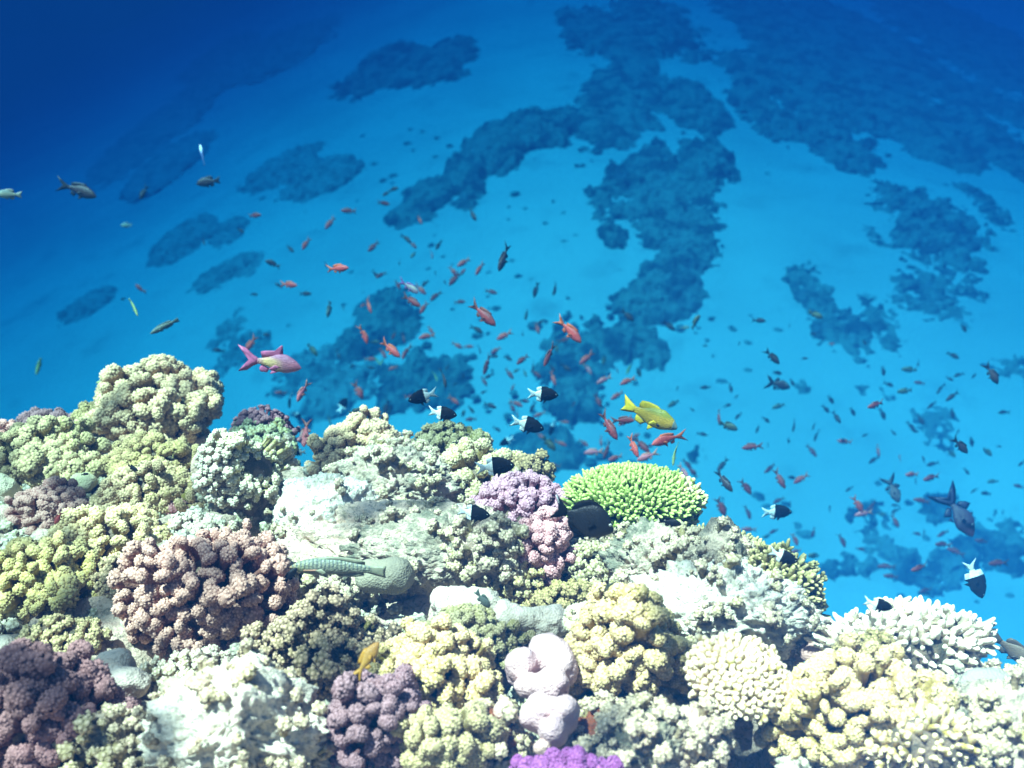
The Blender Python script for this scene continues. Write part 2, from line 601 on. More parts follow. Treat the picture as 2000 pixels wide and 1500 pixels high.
def coral(kind, bbox, base, tip, space, label, name='cauliflower_coral', cat='coral', lift=0.0, zmin=-0.45, group=None, lean=(0, 0), thick=1.0, tilt=None, long=1.0, squash=1.0):
    """one colony. kind: knob / fat / small / finger / table / fine"""
    SEED[0] += 1
    rng = np.random.default_rng(SEED[0])
    c, ax, dz = fit(bbox, lift)
    ax = ax * np.array((1, 1, squash))
    root = empty(name, c)
    if tilt:
        root.rotation_euler = (R(tilt[0]), R(tilt[1]), 0)
    props(root, label, cat, group)
    sp = space * (0.86 if kind in ('knob', 'fat') else 1.0) * dz / FPX                                   # distance between branch heads
    area = 2 * math.pi * ((ax[0] * ax[1]) ** 1.6 / 2 + (ax[0] * ax[2]) ** 1.6 / 2) ** (1 / 1.6) * (1 - zmin)
    n = int(np.clip(area / (sp * sp) * 1.12, 12, 900))
    D = fib_dirs(n, zmin, rng)
    surf = D * ax
    # slow swelling so that the outline is uneven
    swell = 1 + 0.30 * fbm(D * 1.6 + SEED[0], 2, SEED[0]) + 0.14 * fbm(D * 4.5 + SEED[0], 1, SEED[0] + 3) + rng.normal(0, 0.05, n)
    nrm = D / ax
    nrm /= np.linalg.norm(nrm, axis=1)[:, None]
    bag = Bag()
    if kind in ('knob', 'fat', 'small', 'fine'):
        inner = {'knob': 0.46, 'fat': 0.46, 'small': 0.60, 'fine': 0.5}[kind]
        warp = np.stack([fbm(D * 1.9 + 11.0 * k + SEED[0], 2, SEED[0] + k) for k in range(3)], 1)
        top = surf * swell[:, None] + warp * (0.33 * ax)
        keep = fbm(D * 2.6 + SEED[0] * 1.3, 2, SEED[0] + 40) > -0.80
        rng_n = n
        top, surf, nrm = top[keep], surf[keep], nrm[keep]
        n = len(top)
        bot = surf * inner
        bot[:, 2] -= 0.05 * ax[2]
        dirv = top - bot
        dirv = dirv / np.linalg.norm(dirv, axis=1)[:, None] * 0.75 + nrm * 0.25 + np.array((lean[0], lean[1], 0.18))
        dirv += rng.normal(0, 0.10, dirv.shape)
        L = np.linalg.norm(top - bot, axis=1) * rng.uniform(0.88, 1.12, n)
        rad = sp * (rng.uniform(0.46, 0.78, n) if kind in ('knob', 'fat') else rng.uniform(0.38, 0.66, n)) * (1 + 0.25 * fbm(top * (9.0 / ax.max() * 0.2) + 3, 1, SEED[0]))
        L = np.maximum(L, rad * 2.0)
        dirv /= np.linalg.norm(dirv, axis=1)[:, None]
        bot = top - dirv * L[:, None]
        T = {'knob': KNOBS, 'fat': KNOBS_FAT, 'small': KNOBS_S, 'fine': KNOBS_S}[kind]
        bag.clones(T, bot, dirv, L, rad, rng, 1.7 if kind in ('knob', 'fat') else 1.4)
        core_ax = ax * (inner + 0.14)
    else:                                                    # finger corals
        if kind == 'table':
            # flat-topped: fingers rise from a shallow dish, fanning out towards the rim
            k = np.arange(n) + 0.5
            rr = np.sqrt(k / n) * (1 + rng.normal(0, 0.02, n))
            aa = k * 2.399963
            h = np.sqrt(np.clip(1 - (rr * 0.93) ** 2, 0.02, 1))
            top = np.stack([ax[0] * rr * np.cos(aa), ax[1] * rr * np.sin(aa), ax[2] * h], 1)
            dirv = np.stack([1.15 * rr ** 2 * np.cos(aa), 1.15 * rr ** 2 * np.sin(aa), np.full(n, 0.75)], 1)
        else:
            top = surf * swell[:, None]
            dirv = nrm * 0.6 + D * 0.4 + np.array((0, 0, 0.35))
        dirv += rng.normal(0, 0.13, dirv.shape)
        dirv /= np.linalg.norm(dirv, axis=1)[:, None]
        L = sp * rng.uniform(2.6, 4.2, n) * long
        rad = sp * rng.uniform(0.34, 0.48, n) * thick
        bag.clones(FINGERS, top - dirv * L[:, None], dirv, L, rad, rng, None)
        # side branchlets
        for q in range(3):
            a = frames(dirv, rng)[:, :, 0]
            d2 = dirv * 0.75 + a * 0.65
            d2 /= np.linalg.norm(d2, axis=1)[:, None]
            b2 = top - dirv * (L * rng.uniform(0.25, 0.7, n))[:, None]
            bag.clones(FINGERS, b2, d2, L * rng.uniform(0.25, 0.42, n), rad * 0.72, rng, None)
        core_ax = ax * 0.80
        if kind == 'table':
            core_ax = ax * np.array((0.80, 0.80, 0.42))
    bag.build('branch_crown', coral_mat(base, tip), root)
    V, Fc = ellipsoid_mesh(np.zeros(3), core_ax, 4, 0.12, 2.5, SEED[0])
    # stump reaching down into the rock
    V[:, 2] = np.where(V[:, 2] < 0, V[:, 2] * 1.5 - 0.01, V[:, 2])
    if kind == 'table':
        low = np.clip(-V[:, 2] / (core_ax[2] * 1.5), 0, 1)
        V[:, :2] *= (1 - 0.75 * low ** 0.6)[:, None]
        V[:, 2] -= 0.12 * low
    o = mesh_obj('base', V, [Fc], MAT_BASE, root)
    return root


def lumps(name, boxes, mat, label, cat, amp=0.07, freq=2.2, sub=5, lift=0.0, flat=1.0):
    """smooth massive coral or stone: rounded lumps melted into one skin, one lump per box"""
    SEED[0] += 1
    c0 = fit(boxes[0], lift)[0]
    mb = bpy.data.metaballs.new('lump_field')
    size = min(fit(b, lift)[1].min() for b in boxes)
    mb.resolution = mb.render_resolution = max(0.0022, size / 11)
    mb.threshold = 0.6
    ext = 0
    for b in boxes:
        c, ax, dz = fit(b, lift)
        e = mb.elements.new(type='ELLIPSOID')
        e.co = c - c0
        e.stiffness = 8.0
        # an ellipsoid element of stiffness 8 shows its surface at about four fifths of its size
        k = 1.22
        e.radius = float(ax.max()) * k
        e.size_x, e.size_y, e.size_z = (float(q / ax.max()) for q in ax * np.array((1, 1, flat)))
        ext = max(ext, float(ax.max()))
    ob = bpy.data.objects.new('lump_field', mb)
    COL.objects.link(ob)
    dg = bpy.context.evaluated_depsgraph_get()
    ev = ob.evaluated_get(dg)
    me = ev.to_mesh()
    V = np.zeros(len(me.vertices) * 3); me.vertices.foreach_get('co', V); V = V.reshape(-1, 3)
    N = np.zeros(len(me.vertices) * 3); me.vertices.foreach_get('normal', N); N = N.reshape(-1, 3)
    quads = np.array([p.vertices[:] for p in me.polygons if len(p.vertices) == 4], dtype=np.int64).reshape(-1, 4)
    tris = np.array([p.vertices[:] for p in me.polygons if len(p.vertices) == 3], dtype=np.int64).reshape(-1, 3)
    ev.to_mesh_clear()
    bpy.data.objects.remove(ob)
    s = freq / ext
    V = V + N * (ext * amp * (fbm(V * s + SEED[0], 3, SEED[0]) * 1.6 + 0.30 * fbm(V * s * 5, 3, SEED[0] + 3)))[:, None]
    o = mesh_obj(name, V, [quads, tris], mat)
    o.location = c0
    return props(o, label, cat)


def rock(bbox, mat, label, amp=0.35, freq=2.0, sub=6, name='rock', lift=0.0, peak=None, cat='rock', knobs=170, kcol=None):
    """craggy stone with small coral knobs and crusts growing on it"""
    SEED[0] += 1
    rng = np.random.default_rng(SEED[0])
    c, ax, dz = fit(bbox, lift)
    v, f = ico(sub)
    w = v * ax / ax.mean()
    n = fbm(w * freq + SEED[0], 4, SEED[0], ridged=True) * 0.6 + fbm(w * freq * 3.3, 4, SEED[0] + 5) * 0.5
    n += 0.50 * fbm(w * freq * 7.0, 4, SEED[0] + 9, ridged=True) + 0.40 * fbm(w * freq * 20.0, 3, SEED[0] + 11)
    P = v * ax * (1 + amp * n)[:, None]
    P[:, 0] += 0.16 * ax[0] * fbm(v * 3.1 + 4, 3, SEED[0] + 2)
    P[:, 2] += 0.16 * ax[2] * fbm(v * 3.1 + 9, 3, SEED[0] + 3)
    if peak:
        pk = np.exp(-(((P[:, 0] - peak[0] * ax[0]) / (0.35 * ax[0])) ** 2)) * np.clip(P[:, 2] / ax[2], 0, 1)
        P[:, 2] += pk * peak[1] * ax[2]
    P[:, 2] = np.where(P[:, 2] < 0, P[:, 2] * 1.3, P[:, 2])
    o = mesh_obj(name, P, [f], mat)
    o.location = c
    if knobs:
        cand = np.nonzero((P[:, 2] > -0.1 * ax[2]) & (fbm(v * 5.0, 3, SEED[0] + 30) > 0.16))[0]
        k = min(len(cand), knobs)
        idx = rng.choice(cand, k, replace=False)
        D = P[idx] / ax ** 2
        D /= np.linalg.norm(D, axis=1)[:, None]
        D += rng.normal(0, 0.35, D.shape) + np.array((0, 0, 0.3))
        rad = rng.uniform(0.004, 0.012, k) * rng.uniform(0.6, 1.2, k)
        bag = Bag()
        bag.clones(KNOBS_S, P[idx] - 0.006, D, rad * rng.uniform(2.0, 3.2, k), rad, rng)
        ko = bag.build('encrusting_knobs', coral_mat(*(kcol or ((0.29, 0.20, 0.115), (0.75, 0.55, 0.38)))), o)
        ko['kind'] = 'stuff'
    return props(o, label, cat)


# ------------------------------------------------------------------ corals and rocks, back to front
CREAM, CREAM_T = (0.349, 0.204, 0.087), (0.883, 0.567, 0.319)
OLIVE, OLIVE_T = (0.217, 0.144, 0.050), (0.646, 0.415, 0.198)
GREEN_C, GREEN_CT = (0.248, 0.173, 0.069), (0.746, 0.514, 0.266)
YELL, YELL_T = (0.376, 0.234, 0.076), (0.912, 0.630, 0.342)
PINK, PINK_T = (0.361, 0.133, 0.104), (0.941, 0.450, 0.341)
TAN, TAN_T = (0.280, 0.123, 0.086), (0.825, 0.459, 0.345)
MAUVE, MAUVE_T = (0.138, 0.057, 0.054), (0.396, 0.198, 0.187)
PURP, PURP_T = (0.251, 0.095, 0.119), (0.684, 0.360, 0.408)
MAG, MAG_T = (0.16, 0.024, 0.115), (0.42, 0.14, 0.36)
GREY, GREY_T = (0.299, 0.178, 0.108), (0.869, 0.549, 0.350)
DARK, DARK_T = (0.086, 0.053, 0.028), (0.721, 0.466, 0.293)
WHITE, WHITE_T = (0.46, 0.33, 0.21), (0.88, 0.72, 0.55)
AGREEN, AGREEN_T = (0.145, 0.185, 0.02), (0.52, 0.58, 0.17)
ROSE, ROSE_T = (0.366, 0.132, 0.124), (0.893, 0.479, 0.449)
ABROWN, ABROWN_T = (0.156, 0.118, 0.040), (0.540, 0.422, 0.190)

# --- rear row
coral('knob', (0, 812, 48, 890), PINK, PINK_T, 24, 'dull pink cauliflower coral cut by the left frame edge, behind the cream heads')
coral('knob', (40, 797, 145, 850), MAUVE, MAUVE_T, 22, 'low mauve coral at the far left, behind the greenish cream head')
coral('small', (352, 730, 415, 800), DARK, ABROWN_T, 15, 'small dark coral behind the right shoulder of the tallest cream coral')
coral('knob', (180, 706, 445, 890), CREAM, CREAM_T, 34, 'tallest cream cauliflower coral, crowning the left side of the reef', lift=0.03, zmin=-0.6)
coral('small', (145, 783, 220, 850), OLIVE, OLIVE_T, 18, 'small dark olive coral at the left foot of the tallest cream coral')
coral('fine', (452, 803, 567, 900), PURP, MAUVE_T, 11, 'grey purple bushy coral behind the white domed knob coral', 'bushy_coral')
coral('small', (440, 818, 575, 925), GREEN_C, (0.417, 0.425, 0.259), 16, 'sea green knobbly coral beside the white domed knob coral', 'knob_coral')
coral('knob', (-20, 818, 205, 985), GREEN_C, GREEN_CT, 30, 'greenish cream cauliflower coral on the left, below the mauve one')
coral('knob', (205, 850, 395, 975), OLIVE, OLIVE_T, 26, 'shaded olive cauliflower coral directly under the tallest cream coral')
coral('knob', (612, 815, 785, 975), GREY, CREAM_T, 25, 'grey green cauliflower coral with white upper knobs, left of the notch in the reef crest', zmin=-0.6)
coral('fine', (800, 824, 955, 935), ABROWN, (0.367, 0.275, 0.165), 14, 'soft grey brown tufted coral on the crest under the chromis', 'bushy_coral')
coral('small', (925, 842, 962, 900), GREY, CREAM_T, 14, 'thin knobbly coral finger standing right of the tufted coral', 'knob_coral')
coral('fat', (842, 862, 1020, 1010), YELL, (0.776, 0.590, 0.365), 34, 'pale yellow cauliflower coral with fat lobes, right of the tufted coral')
coral('small', (985, 885, 1078, 975), DARK, OLIVE_T, 18, 'dark grey green coral behind the purple cauliflower coral', 'knob_coral')

# --- white domed coral and its neighbours
lumps('massive_coral', [(375, 838, 478, 1010)], smooth_mat('pale_plate', (0.614, 0.409, 0.283), (0.393, 0.277, 0.184)),
      'smooth pale plate leaning on the white domed knob coral', 'coral', 0.05)
coral('small', (385, 842, 560, 1022), WHITE, WHITE_T, 16, 'white domed knob coral casting a dark shadow under its rim', 'knob_coral', lift=0.05, zmin=-0.15)
lumps('massive_coral', [(132, 918, 192, 965), (160, 905, 196, 945)], smooth_mat('pale_cup', (0.566, 0.436, 0.271), (0.393, 0.330, 0.184)),
      'smooth pale curled lobe among the left cauliflower corals', 'coral', 0.08)
lumps('massive_coral', [(-25, 922, 42, 1000)], smooth_mat('pale_lobe', (0.628, 0.488, 0.320), (0.473, 0.396, 0.246)),
      'smooth pale coral lobe at the left frame edge', 'coral', 0.08)
coral('knob', (25, 938, 165, 1050), TAN, (0.500, 0.288, 0.223), 24, 'greyish pink cauliflower coral below the greenish cream head on the left')
coral('knob', (195, 905, 395, 1030), OLIVE, CREAM_T, 27, 'olive cream cauliflower coral left of the white domed knob coral')
coral('small', (322, 972, 392, 1010), PINK, (0.517, 0.246, 0.235), 15, 'tiny dusky pink coral tucked beside the white domed knob coral')
coral('knob', (100, 985, 345, 1130), YELL, YELL_T, 32, 'bright yellow cream cauliflower coral above the pinkish tan head')
coral('small', (325, 1000, 450, 1085), GREY, WHITE_T, 20, 'white knobbly coral under the rim of the white domed coral', 'knob_coral')
coral('knob', (-30, 1055, 200, 1235), YELL, (0.600, 0.452, 0.211), 30, 'yellow green cauliflower coral at the left frame edge')
coral('small', (170, 1085, 330, 1200), DARK, CREAM_T, 21, 'dark coral with scattered white tips, left of the pinkish tan head', 'knob_coral')

# --- central rock
rock((540, 985, 1015, 1200), MAT_ROCK_PALE, 'broad pale limestone shelf in the middle of the reef', 0.18, 2.0, 6, lift=-0.03, knobs=90)
rock((655, 885, 870, 1030), MAT_ROCK_TURF, 'dark craggy rock with a bright crest in front of the pale yellow coral', 0.30, 1.8, 6, lift=0.04)
rock((715, 870, 850, 930), MAT_ROCK_PALE, 'white knobbly rock lying along the top of the dark craggy rock', 0.35, 2.2, 5, lift=0.06)
rock((690, 1010, 1010, 1165), MAT_ROCK_TURF, 'flat turf covered rock behind the barred wrasse', 0.24, 3.0, 6, lift=0.02, knobs=60)
rock((545, 930, 735, 1112), MAT_ROCK_WHITE, 'glaring white limestone ledge between the domed coral and the dark crag', 0.16, 1.8, 6, lift=0.025, knobs=25)
rock((905, 1020, 1010, 1150), MAT_ROCK_PALE, 'pale rock rib left of the pink lower cauliflower lobes', 0.25, 2.2, 5, lift=0.05)

# --- purple / pink pair, green table
coral('knob', (918, 934, 1118, 1090), PURP, PURP_T, 25, 'purple cauliflower coral behind the black surgeonfish', lift=0.02, zmin=-0.6)
coral('knob', (985, 1012, 1118, 1158), ROSE, ROSE_T, 25, 'pink cauliflower coral lobes hanging below the purple coral', lift=0.03)
coral('table', (1085, 905, 1375, 1085), AGREEN, AGREEN_T, 19, 'bright green table coral with many short fingers', 'table_coral', lift=0.04, thick=0.82)
coral('finger', (1285, 930, 1378, 1050), (0.384, 0.329, 0.082), (0.752, 0.617, 0.329), 20, 'fingers coloured as sunlit yellow green at the right rim of the table coral', 'finger_coral', lift=0.05, lean=(0.3, 0))  # table coral's lit rim, sunlight put into a paler colour
coral('small', (1085, 1055, 1215, 1165), OLIVE, (0.668, 0.521, 0.353), 19, 'greenish knobbly coral just below the black surgeonfish', 'knob_coral')
rock((1180, 1040, 1400, 1190), MAT_ROCK_TURF, 'knobbly turf covered rock below the green table coral', 0.35, 2.6, 6)
coral('finger', (1290, 1020, 1490, 1150), ABROWN, ABROWN_T, 17, 'olive finger coral at the right crest, above its larger twin', 'finger_coral', lift=0.02)
coral('finger', (1395, 1062, 1595, 1275), ABROWN, ABROWN_T, 17, 'large olive finger coral sloping down the right crest', 'finger_coral', lift=0.0)
rock((1330, 1050, 1470, 1190), MAT_ROCK_TURF, 'grey rock spur poking up between the two olive finger corals', 0.35, 2.0, 5, lift=0.05, peak=(0.0, 0.4))
rock((1230, 1110, 1560, 1300), MAT_ROCK_WHITE, 'glaring white knobbly rock ridge on the right', 0.28, 2.4, 6, lift=0.02)

# --- middle row
rock((540, 1110, 700, 1200), MAT_ROCK_TURF, 'low grey rock under the head of the barred wrasse', 0.3, 2.2, 5)
lumps('massive_coral', [(690, 1088, 775, 1162), (730, 1085, 812, 1165)], smooth_mat('grey_brain', (0.291, 0.235, 0.160), (0.202, 0.165, 0.116)),
      'smooth grey coral boulder with a groove, beside the tail of the barred wrasse', 'coral', 0.06, lift=0.06)
lumps('massive_coral', [(830, 1136, 930, 1250), (880, 1150, 990, 1262), (950, 1172, 1050, 1262), (1015, 1180, 1105, 1255)],
      smooth_mat('pale_mound', (0.702, 0.520, 0.413), (0.383, 0.300, 0.228)),
      'smooth pale wavy mound in the middle, below the pink lobes', 'coral', 0.24, 1.5, lift=0.03)
coral('small', (930, 1110, 1060, 1200), YELL, (0.668, 0.507, 0.294), 18, 'small yellow knobbly coral behind the smooth pale mound', 'knob_coral')
coral('small', (1030, 1135, 1190, 1225), ABROWN, OLIVE_T, 15, 'grey brown fine coral behind the bright yellow cream head', 'knob_coral')
coral('knob', (250, 1040, 560, 1300), TAN, TAN_T, 33, 'large pinkish tan cauliflower coral in the left foreground', lift=0.02, zmin=-0.6)
lumps('massive_coral', [(240, 1108, 320, 1200)], smooth_mat('white_stone', (0.724, 0.541, 0.432), (0.550, 0.422, 0.333)),
      'blank white coral stone at the left flank of the pinkish tan head', 'coral', 0.12)
coral('small', (490, 1175, 785, 1420), DARK, DARK_T, 24, 'dark thicket coral with white tips behind the orange fish', 'knob_coral', zmin=-0.7)
coral('knob', (808, 1195, 1015, 1345), ABROWN, (0.467, 0.342, 0.211), 28, 'shaded olive grey cauliflower coral under the smooth pale mound')
coral('knob', (735, 1228, 965, 1420), YELL, YELL_T, 34, 'sunlit yellow cauliflower coral right of the orange fish', lift=0.04)
coral('fat', (1100, 1165, 1340, 1435), YELL, YELL_T, 36, 'big yellow cream cauliflower coral right of the pinkish white lumps', lift=0.03, zmin=-0.6)
coral('fat', (1105, 1158, 1265, 1262), WHITE, WHITE_T, 38, 'white lobes, coloured as sunlit, on top of the big yellow cream coral', lift=0.06)  # lit top of the yellow coral, its brightness painted as white
coral('table', (1315, 1225, 1550, 1420), YELL, (0.818, 0.604, 0.388), 22, 'overhanging plate coral with stubby cream fingers', 'plate_coral', lift=0.10, thick=1.35, tilt=(26, 16), long=0.9, squash=0.45)

# --- lower right
coral('finger', (1608, 1172, 1935, 1345), WHITE, WHITE_T, 22, 'white finger coral fan at the right end of the reef', 'finger_coral', lift=0.0, thick=1.2, long=1.25)
coral('small', (1625, 1235, 1745, 1335), ABROWN, OLIVE_T, 19, 'shaded grey olive coral in front of the white finger coral', 'knob_coral', lift=0.03)
lumps('massive_coral', [(1560, 1252, 1614, 1300)], smooth_mat('pink_pebble', (0.487, 0.264, 0.210), (0.354, 0.211, 0.173)),
      'small smooth pinkish coral in the gap left of the white finger coral', 'coral', 0.08)
coral('fat', (1495, 1288, 1835, 1530), YELL, YELL_T, 36, 'wide yellow cauliflower coral in the lower right corner', lift=0.02, zmin=-0.6)
coral('finger', (1690, 1375, 1945, 1540), YELL, (0.793, 0.590, 0.340), 25, 'yellow finger coral cut by the bottom frame edge, far right', 'finger_coral', lift=0.05)
lumps('massive_coral', [(1868, 1300, 1985, 1378)], smooth_mat('grey_dome', (0.393, 0.310, 0.235), (0.299, 0.244, 0.191)),
      'smooth grey coral dome near the right frame edge', 'coral', 0.05, lift=0.06)
rock((1840, 1345, 2060, 1560), MAT_ROCK_TURF, 'grey green rock in the bottom right corner', 0.2, 2.0, 6, lift=0.03)
rock((1915, 1312, 2050, 1390), MAT_ROCK_PALE, 'pale rock edge behind the smooth grey dome', 0.2, 2.0, 5)

# --- lower left
coral('small', (35, 1205, 200, 1300), GREEN_C, GREEN_CT, 22, 'pale greenish knobbly coral above the purple brown head', 'knob_coral')
lumps('massive_coral', [(-30, 1240, 42, 1310)], smooth_mat('pale_edge', (0.645, 0.488, 0.357), (0.473, 0.370, 0.259)),
      'pale smooth lump at the left frame edge above the purple brown head', 'coral', 0.1)
coral('fat', (-40, 1268, 222, 1540), MAUVE, MAUVE_T, 44, 'dark purple brown cauliflower coral in the bottom left corner', lift=0.05, zmin=-0.6)
lumps('massive_coral', [(178, 1263, 268, 1345), (200, 1300, 300, 1370)], smooth_mat('white_cap', (0.692, 0.515, 0.407), (0.329, 0.264, 0.203)),
      'rounded stone with a white cap right of the purple brown head', 'stone', 0.12, lift=0.03)
coral('small', (290, 1275, 500, 1390), GREY, WHITE_T, 20, 'white knobbly rubble coral under the pinkish tan head', 'knob_coral')
lumps('massive_coral', [(344, 1352, 404, 1395)], smooth_mat('white_pebble', (0.747, 0.568, 0.469), (0.628, 0.462, 0.371)),
      'egg shaped white stone behind the peaked white rock', 'stone', 0.08, lift=0.05)
lumps('massive_coral', [(310, 1320, 380, 1375)], smooth_mat('grey_stone', (0.362, 0.264, 0.184), (0.284, 0.218, 0.161)),
      'grey angular stone left above the white egg shaped stone', 'stone', 0.12, lift=0.04)
rock((300, 1330, 625, 1560), MAT_ROCK_WHITE, 'large peaked white rock at the bottom left', 0.22, 1.7, 6, lift=0.04, peak=(0.35, 0.45), knobs=150)
rock((155, 1385, 260, 1530), MAT_ROCK_TURF, 'pitted grey rock beside the purple brown head', 0.25, 2.0, 5, lift=0.03)
lumps('massive_coral', [(232, 1388, 308, 1465)], smooth_mat('slab', (0.393, 0.317, 0.259), (0.315, 0.264, 0.223)),
      'smooth grey slab left of the peaked white rock', 'stone', 0.12, 1.4, lift=0.05)

# --- bottom centre
coral('fat', (640, 1298, 840, 1530), MAUVE, (0.403, 0.230, 0.242), 38, 'mauve cauliflower coral at the bottom, below the orange fish', lift=0.05, zmin=-0.6)
coral('fat', (770, 1375, 975, 1540), OLIVE, (0.684, 0.507, 0.282), 38, 'olive cream cauliflower coral at the bottom edge, right of the mauve one', lift=0.05)
lumps('massive_coral', [(1020, 1236, 1120, 1330), (985, 1262, 1060, 1345), (1062, 1262, 1132, 1350), (1000, 1315, 1062, 1362), (1040, 1300, 1118, 1380),
                         (1022, 1350, 1100, 1440), (1062, 1348, 1136, 1448), (1012, 1372, 1060, 1430), (1052, 1400, 1116, 1460)],
      smooth_mat('porites', (0.694, 0.440, 0.407), (0.470, 0.280, 0.281)),
      'lumpy pinkish white smooth coral in the bottom centre', 'coral', 0.13, 1.6, lift=0.10)
lumps('massive_coral', [(960, 1362, 1012, 1428)], smooth_mat('porites_small', (0.660, 0.422, 0.333), (0.550, 0.330, 0.271)),
      'small round pinkish white coral left of the lumpy one', 'coral', 0.06, lift=0.08)
lumps('massive_coral', [(1040, 1440, 1092, 1482)], smooth_mat('porites_tiny', (0.628, 0.396, 0.308), (0.520, 0.317, 0.259)),
      'little pale coral knob under the lumpy pinkish white coral', 'coral', 0.06, lift=0.08)
rock((1120, 1395, 1240, 1520), MAT_ROCK_RED, 'rust red encrusted rock right of the lumpy pinkish white coral', 0.25, 2.0, 5, lift=0.02)
rock((900, 1400, 1010, 1520), MAT_ROCK_RED, 'rust red encrusted rock left of the magenta coral', 0.3, 2.0, 5, lift=0.02)
rock((1190, 1395, 1345, 1540), MAT_ROCK_TURF, 'dark grey rock wall right of the magenta coral', 0.22, 2.0, 6, lift=0.05)
rock((1270, 1385, 1405, 1560), MAT_ROCK_PALE, 'white rock edge beneath the overhanging plate coral', 0.22, 2.0, 6, lift=0.03)
coral('fat', (995, 1468, 1215, 1570), MAG, MAG_T, 34, 'vivid magenta cauliflower coral at the bottom frame edge', lift=0.08)


def build_rubble():
    """loose coral knobs in every gap: nobody could count them"""
    rng = np.random.default_rng(5)
    n = 9000
    u = rng.uniform(-60, 2060, n)
    v = rng.uniform(830, 1540, n)
    d = np.stack([(u - 1000) / FPX, c40 - s40 * (v - 750) / FPX * 0, 0 * u], 1)
    P = []
    for a, b in zip(u, v):
        dz = hit_plane(a, b, REEF_A, REEF_B)
        p = at(a, b, dz)
        if p[1] < np.interp(p[0], _cx, _cy):
            P.append(p)
    P = np.array(P)
    keep = fbm(P * 5.0, 2, 77) > -0.12
    keep &= np.abs(reef_z(P[:, 0], P[:, 1]) - P[:, 2]) < 0.03
    P = P[keep]
    P[:, 2] += 0.055 * fbm(np.stack([P[:, 0], P[:, 1], 0 * P[:, 0]], 1) * 3.2, 3, 21) - 0.02
    m = len(P)
    D = rng.normal(0, 0.45, (m, 3)) + np.array((0, -0.1, 1.0))
    rad = np.minimum(0.010 * np.exp(rng.normal(0, 0.40, m)), 0.017)
    bag = Bag()
    bag.clones(KNOBS_S, P - 0.01, D, rad * rng.uniform(2.2, 3.8, m), rad, rng)
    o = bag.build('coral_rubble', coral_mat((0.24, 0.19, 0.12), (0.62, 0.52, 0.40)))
    props(o, 'loose pale coral rubble and stubby knobs filling the gaps between the corals', 'rubble', kind='stuff')


build_rubble()

